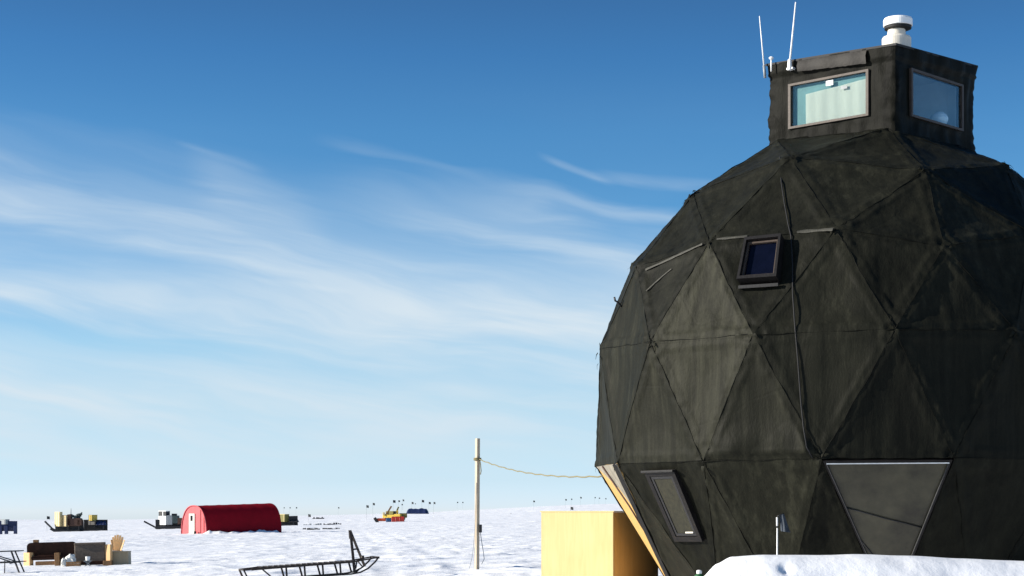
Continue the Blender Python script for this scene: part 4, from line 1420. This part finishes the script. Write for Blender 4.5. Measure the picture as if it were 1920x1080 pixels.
barrel(724, 733.5, 971, 982, Y5 - 1, 'blue', 'blue drum lying against the red drum near the yellow machine')
barrel(734.5, 758, 968.5, 982, Y5 - 1, 'red_paint', 'big red drum lying in front of the yellow machine')
heap('tarp_heap', 'navy', 761, 803, 951.5, 963.5, 560., 6., 'long navy tarp covered heap on the horizon behind the yellow machine', 'tarp', 12)

# low half buried bundles between hut and sled
for i, (x0, x1, y, lab) in enumerate([(567, 600, 993, 'nearer left row of half buried dark planks right of the hut'), (605, 637, 991, 'nearer right row of half buried dark planks'), (568, 603, 981, 'farther left row of half buried grey planks'), (606, 640, 980.5, 'farther right thin row of half buried grey planks'), (585, 608, 967.5, 'distant low dark line of cargo beyond the planks')]):
    Yb = [241, 245, 330, 330, 620][i]
    a = at(x0, Yb); b_ = at(x1, Yb)
    mb = MB(); rr = random.Random(i)
    kk = mpp(Yb)
    for j in range(9):
        t = (j + .5) / 9; p = a.lerp(b_, t)
        p.z = tz(p.x, p.y)
        mb.box(p + V((0, rr.uniform(-.3, .3), rr.uniform(-.02, 2.0) * kk)), ((x1 - x0) * kk / 9 * rr.uniform(.5, 1.1), .4, rr.uniform(1.5, 4.2) * kk), rz=rr.uniform(-.3, .3), bev=.02)
    o = mb.build('plank_pile', 'steel' if i != 2 else 'grey', origin=a)
    tag(o, lab, 'planks', 'half buried plank rows')

# bamboo poles with black flags
fm = None


def marker_flag(x, y, Y, s, label, group):
    global fm
    t = px(x, y, Y); g_ = tz(t.x, Y)
    if fm is None:
        mb = MB()
        fl = []
        for i in range(7):
            for j in range(5):
                u, v = i / 6, j / 4
                fl.append(V((.46 * u + .01, .05 * math.sin(u * 6 + v), .24 - .48 * v - .06 * u)))
        mb.poly(fl, [[i * 5 + j, i * 5 + j + 1, i * 5 + 6 + j, i * 5 + 5 + j] for i in range(6) for j in range(4)], True)
        mb.tube([V((0, 0, .28)), V((0, 0, -2.6))], .012, 6)
        o = mb.build('marker_flag', 'flag'); fm = o
    else:
        o = fm.copy(); col.objects.link(o)
    o.location = t; o.scale = (s, s, max(.6, s))
    o.rotation_euler = (0, 0, random.uniform(-.5, .5))
    tag(o, label, 'flag', group)
    return o


LA = 'black marker flag on a thin pole on the skyline around the yellow machine'
for (x, y, s) in [(687, 949.5, 1.2), (699, 945, 1.1), (737, 940, 1.25), (772, 943, 1.), (791, 939.5, 1.15), (804, 943, 1.), (813, 943, 1.0)]:
    marker_flag(x, y, 420, s, LA, 'black flags around the yellow machine')
LB = 'tiny faint grey marker flag on the skyline above the yellow machine'
for (x, y, s) in [(747, 939.5, 1.1), (755, 938, 1.2), (753, 946, .9), (778, 944.5, .7)]:
    marker_flag(x, y, 760, s * 1.3, LB, 'faint flags above the yellow machine')
LC = 'tiny distant marker flag on the skyline right of the red hut'
for (x, y, s) in [(532, 952, .8), (543, 952, .8), (555, 952, .9), (634, 952, 1.0)]:
    marker_flag(x, y, 620, s, LC, 'flags right of the red hut')
marker_flag(578, 966.5, 420, 1.3, 'dark marker flag standing before the long low cargo line right of the hut', 'flags right of the red hut')
LD = 'tiny marker flag on the skyline between the wooden pole and the dome'
for (x, y, s) in [(857, 942, .8), (867, 942, .8), (1000, 940, 1.1), (1060, 937, 1.), (1071, 936, .9), (1088, 933, 1.1), (1115, 933, .8), (1123, 934, .8), (1135, 935, .8)]:
    marker_flag(x, y, 700, s * 1.2, LD, 'flags between pole and dome')
marker_flag(1070, 953, 420, 1.4, 'larger black marker flag above the plywood porch', 'flags between pole and dome')
marker_flag(957, 963.5, 520, .9, 'small lone marker flag low on the snow between pole and porch', 'flags between pole and dome')
marker_flag(88, 970.5, 330, 1.1, 'grey marker flag standing over the raised drawbar of the front cargo sled', 'flags by the cargo sleds')

# ------------------------------------------------------------------ light and sky
SUN_AZ = -84.0      # from the camera axis, towards the left
SUN_EL = 20.0
sd_ = V((math.sin(rad(SUN_AZ)) * math.cos(rad(SUN_EL)), -math.cos(rad(SUN_AZ)) * math.cos(rad(SUN_EL)), math.sin(rad(SUN_EL))))
ld = bpy.data.lights.new('sun', 'SUN'); ld.energy = 5.0; ld.angle = rad(.5); ld.color = (1.0, .93, .82)
lo = bpy.data.objects.new('sun', ld); col.objects.link(lo)
lo.rotation_euler = sd_.to_track_quat('Z', 'Y').to_euler(); lo.location = sd_ * 100

wd = bpy.data.worlds.new('World'); sc.world = wd; wd.use_nodes = True
t = wd.node_tree; N = t.nodes; L = t.links
bg = N['Background']


def nd(kind, **kw):
    n = N.new(kind)
    for k_, v_ in kw.items(): setattr(n, k_, v_)
    return n


def mth(op, a, b=None, c=None, clamp=False):
    n = nd('ShaderNodeMath', operation=op, use_clamp=clamp)
    for i, q in enumerate((a, b, c)):
        if q is None: continue
        if isinstance(q, (int, float)): n.inputs[i].default_value = q
        else: L.new(q, n.inputs[i])
    return n.outputs[0]


tc = nd('ShaderNodeTexCoord')
sx = nd('ShaderNodeSeparateXYZ'); L.new(tc.outputs['Generated'], sx.inputs[0])
hyp = mth('SQRT', mth('ADD', mth('MULTIPLY', sx.outputs['X'], sx.outputs['X']), mth('MULTIPLY', sx.outputs['Y'], sx.outputs['Y'])))
elev = mth('DIVIDE', sx.outputs['Z'], mth('MAXIMUM', hyp, .02))         # tangent of the elevation
zs = mth('MULTIPLY', sx.outputs['Z'], 2.2)
cx = nd('ShaderNodeCombineXYZ'); L.new(sx.outputs['X'], cx.inputs[0]); L.new(sx.outputs['Y'], cx.inputs[1]); L.new(zs, cx.inputs[2])
nrm = nd('ShaderNodeVectorMath', operation='NORMALIZE'); L.new(cx.outputs[0], nrm.inputs[0])
sky = nd('ShaderNodeTexSky', sky_type='NISHITA'); sky.sun_disc = False
sky.sun_elevation = rad(SUN_EL); sky.sun_rotation = math.atan2(sd_.x, sd_.y)
sky.altitude = 2600; sky.air_density = 1.0; sky.dust_density = .5; sky.ozone_density = 2.0
L.new(nrm.outputs[0], sky.inputs['Vector'])
# clear polar air: deep blue overhead, pale cyan in the lowest few degrees
rp_ = nd('ShaderNodeValToRGB')
L.new(mth('MULTIPLY', elev, 3.0, clamp=True), rp_.inputs['Fac'])
E_ = rp_.color_ramp.elements
GR = [(.008, (.71, .795, 1.13)), (.051, (.79, .825, .965)), (.095, (.95, .95, .94)), (.175, (1.11, 1.15, 1.0)), (.272, (1.05, 1.32, 1.16)),
      (.404, (.79, 1.26, 1.26)), (.49, (.67, 1.19, 1.255)), (.625, (.59, 1.14, 1.27)), (.757, (.46, .97, 1.19)), (.86, (.42, .83, 1.04))]
E_[0].position, E_[0].color = GR[0][0], (*GR[0][1], 1)
E_[1].position, E_[1].color = GR[-1][0], (*GR[-1][1], 1)
for p_, c_ in GR[1:-1]:
    e = E_.new(p_); e.color = (*c_, 1)
mu = nd('ShaderNodeMix', data_type='RGBA', blend_type='MULTIPLY'); mu.inputs['Factor'].default_value = 1
L.new(sky.outputs['Color'], mu.inputs['A']); L.new(rp_.outputs['Color'], mu.inputs['B'])

# cirrus: streaks laid out on the sky by direction (azimuth, elevation)
azi = mth('ARCTAN2', sx.outputs['X'], sx.outputs['Y'])
warp = nd('ShaderNodeTexNoise'); warp.inputs['Scale'].default_value = 1.; warp.inputs['Detail'].default_value = 3
cw = nd('ShaderNodeCombineXYZ'); L.new(mth('MULTIPLY', azi, 5.), cw.inputs[0]); L.new(mth('MULTIPLY', elev, 14.), cw.inputs[1]); cw.inputs[2].default_value = 1.7
L.new(cw.outputs[0], warp.inputs['Vector'])
wv_ = mth('SUBTRACT', warp.outputs['Fac'], .5)


def streak(sa, se, tilt_, wa, z, detail=7, rough=.62, lac=2.1):
    n = nd('ShaderNodeTexNoise'); n.inputs['Detail'].default_value = detail; n.inputs['Roughness'].default_value = rough; n.inputs['Scale'].default_value = 1
    n.inputs['Lacunarity'].default_value = lac
    c = nd('ShaderNodeCombineXYZ')
    v = mth('ADD', mth('ADD', elev, mth('MULTIPLY', azi, tilt_)), mth('MULTIPLY', wv_, wa))
    L.new(mth('MULTIPLY', azi, sa), c.inputs[0]); L.new(mth('MULTIPLY', v, se), c.inputs[1]); c.inputs[2].default_value = z
    L.new(c.outputs[0], n.inputs['Vector'])
    return n.outputs['Fac']


def ramp(fac, pts):
    r_ = nd('ShaderNodeValToRGB'); L.new(fac, r_.inputs['Fac']); e = r_.color_ramp.elements
    r_.color_ramp.interpolation = 'EASE'
    e[0].position, e[0].color = pts[0][0], (pts[0][1],) * 3 + (1,); e[1].position, e[1].color = pts[-1][0], (pts[-1][1],) * 3 + (1,)
    for p_, v_ in pts[1:-1]:
        q_ = e.new(p_); q_.color = (v_, v_, v_, 1)
    return r_.outputs['Color']


s1 = streak(6., 40., .16, .06, 3.1, 4, .5)
s2 = streak(10., 95., .19, .05, 8.4, 4, .5)
s3 = streak(2.2, 12., .10, .06, 5.2, 3)
d1 = ramp(s1, [(.28, .52), (.64, 1.)])
d2 = ramp(s2, [(.30, .66), (.68, 1.)])
tex_ = mth('MULTIPLY', d1, d2)
wob_ = mth('ADD', mth('MULTIPLY', wv_, .035), mth('MULTIPLY', mth('SUBTRACT', s1, .5), .05))
# long cirrus bands: (azimuth, elevation) of both ends, half width, strength, azimuth window; the sharp edge is the upper one
BANDS = [(0, 440, 1200, 590, 130, .34, -1500, 2600), (0, 640, 1200, 680, 120, .30, -1500, 2600), (0, 352, 560, 462, 26, .36, -400, 640), (0, 405, 600, 535, 34, .38, -300, 760), (-200, 380, 180, 430, 34, .40, -900, 300),
         (420, 470, 1250, 650, 48, .68, 330, 2600), (620, 352, 1250, 500, 42, .42, 560, 1900), (820, 340, 1400, 420, 24, .34, 740, 1800),
         (340, 330, 600, 430, 34, .24, 330, 640), (0, 578, 1150, 612, 40, .78, -1500, 1700), (560, 590, 1250, 690, 56, .62, 420, 2600),
         (0, 732, 1200, 760, 58, .72, -1500, 1700), (0, 820, 1200, 850, 64, .42, -1500, 2600), (900, 560, 1300, 600, 36, .40, 800, 2200),
         (430, 530, 660, 549, 8, .45, 420, 680), (1010, 290, 1120, 328, 8, .26, 1000, 1160), (1100, 322, 1400, 358, 11, .22, 1080, 1420),
         (600, 262, 900, 330, 13, .13, 570, 940), (340, 285, 500, 330, 13, .16, 320, 520)]
acc = None
for (x0, y0, x1, y1, hw, am, xa, xb) in BANDS:
    if hw > 20: hw *= 1.45; am = min(.85, am * 1.25)
    k1 = -(y1 - y0) / (x1 - x0); c0 = (HY - y0) / F - k1 * (x0 - HX) / F
    dd = mth('DIVIDE', mth('ADD', mth('SUBTRACT', mth('SUBTRACT', elev, mth('MULTIPLY', azi, k1)), c0), mth('MULTIPLY', wob_, min(1., hw / 30))), hw / F)
    mr = nd('ShaderNodeMapRange', interpolation_type='SMOOTHSTEP'); L.new(mth('ABSOLUTE', dd), mr.inputs['Value'])
    mr.inputs['From Min'].default_value = 1.25; mr.inputs['From Max'].default_value = 0.; mr.inputs['To Min'].default_value = 0; mr.inputs['To Max'].default_value = am
    v_ = mr.outputs['Result']
    for e0, e1 in ((xa, xa + (xb - xa) * .3), (xb, xb - (xb - xa) * .3)):
        m2 = nd('ShaderNodeMapRange', interpolation_type='SMOOTHSTEP'); L.new(azi, m2.inputs['Value'])
        m2.inputs['From Min'].default_value = (e0 - HX) / F; m2.inputs['From Max'].default_value = (e1 - HX) / F
        v_ = mth('MULTIPLY', v_, m2.outputs['Result'])
    acc = v_ if acc is None else mth('SUBTRACT', mth('ADD', acc, v_), mth('MULTIPLY', acc, v_))
d3 = ramp(s3, [(.36, .0), (.66, 1.)])
env = ramp(mth('MULTIPLY', elev, 4.0, clamp=True), [(0., .5), (.25, .55), (.45, .3), (.62, .12), (.80, .03), (1., 0.)])
cl = mth('ADD', mth('MULTIPLY', acc, tex_), mth('MULTIPLY', mth('MULTIPLY', d3, env), .5), clamp=True)
cm = nd('ShaderNodeMix', data_type='RGBA'); L.new(mth('MULTIPLY', cl, .95), cm.inputs['Factor'])
L.new(mu.outputs['Result'], cm.inputs['A']); cm.inputs['B'].default_value = (4.0, 4.6, 5.05, 1)
L.new(cm.outputs['Result'], bg.inputs['Color'])
bg.inputs['Strength'].default_value = .1

sc.view_settings.view_transform = 'Standard'
sc.view_settings.look = 'None'
sc.view_settings.exposure = 0.8
sc.view_settings.gamma = 1
sc.cycles.max_bounces = 6
sc.cycles.transparent_max_bounces = 12
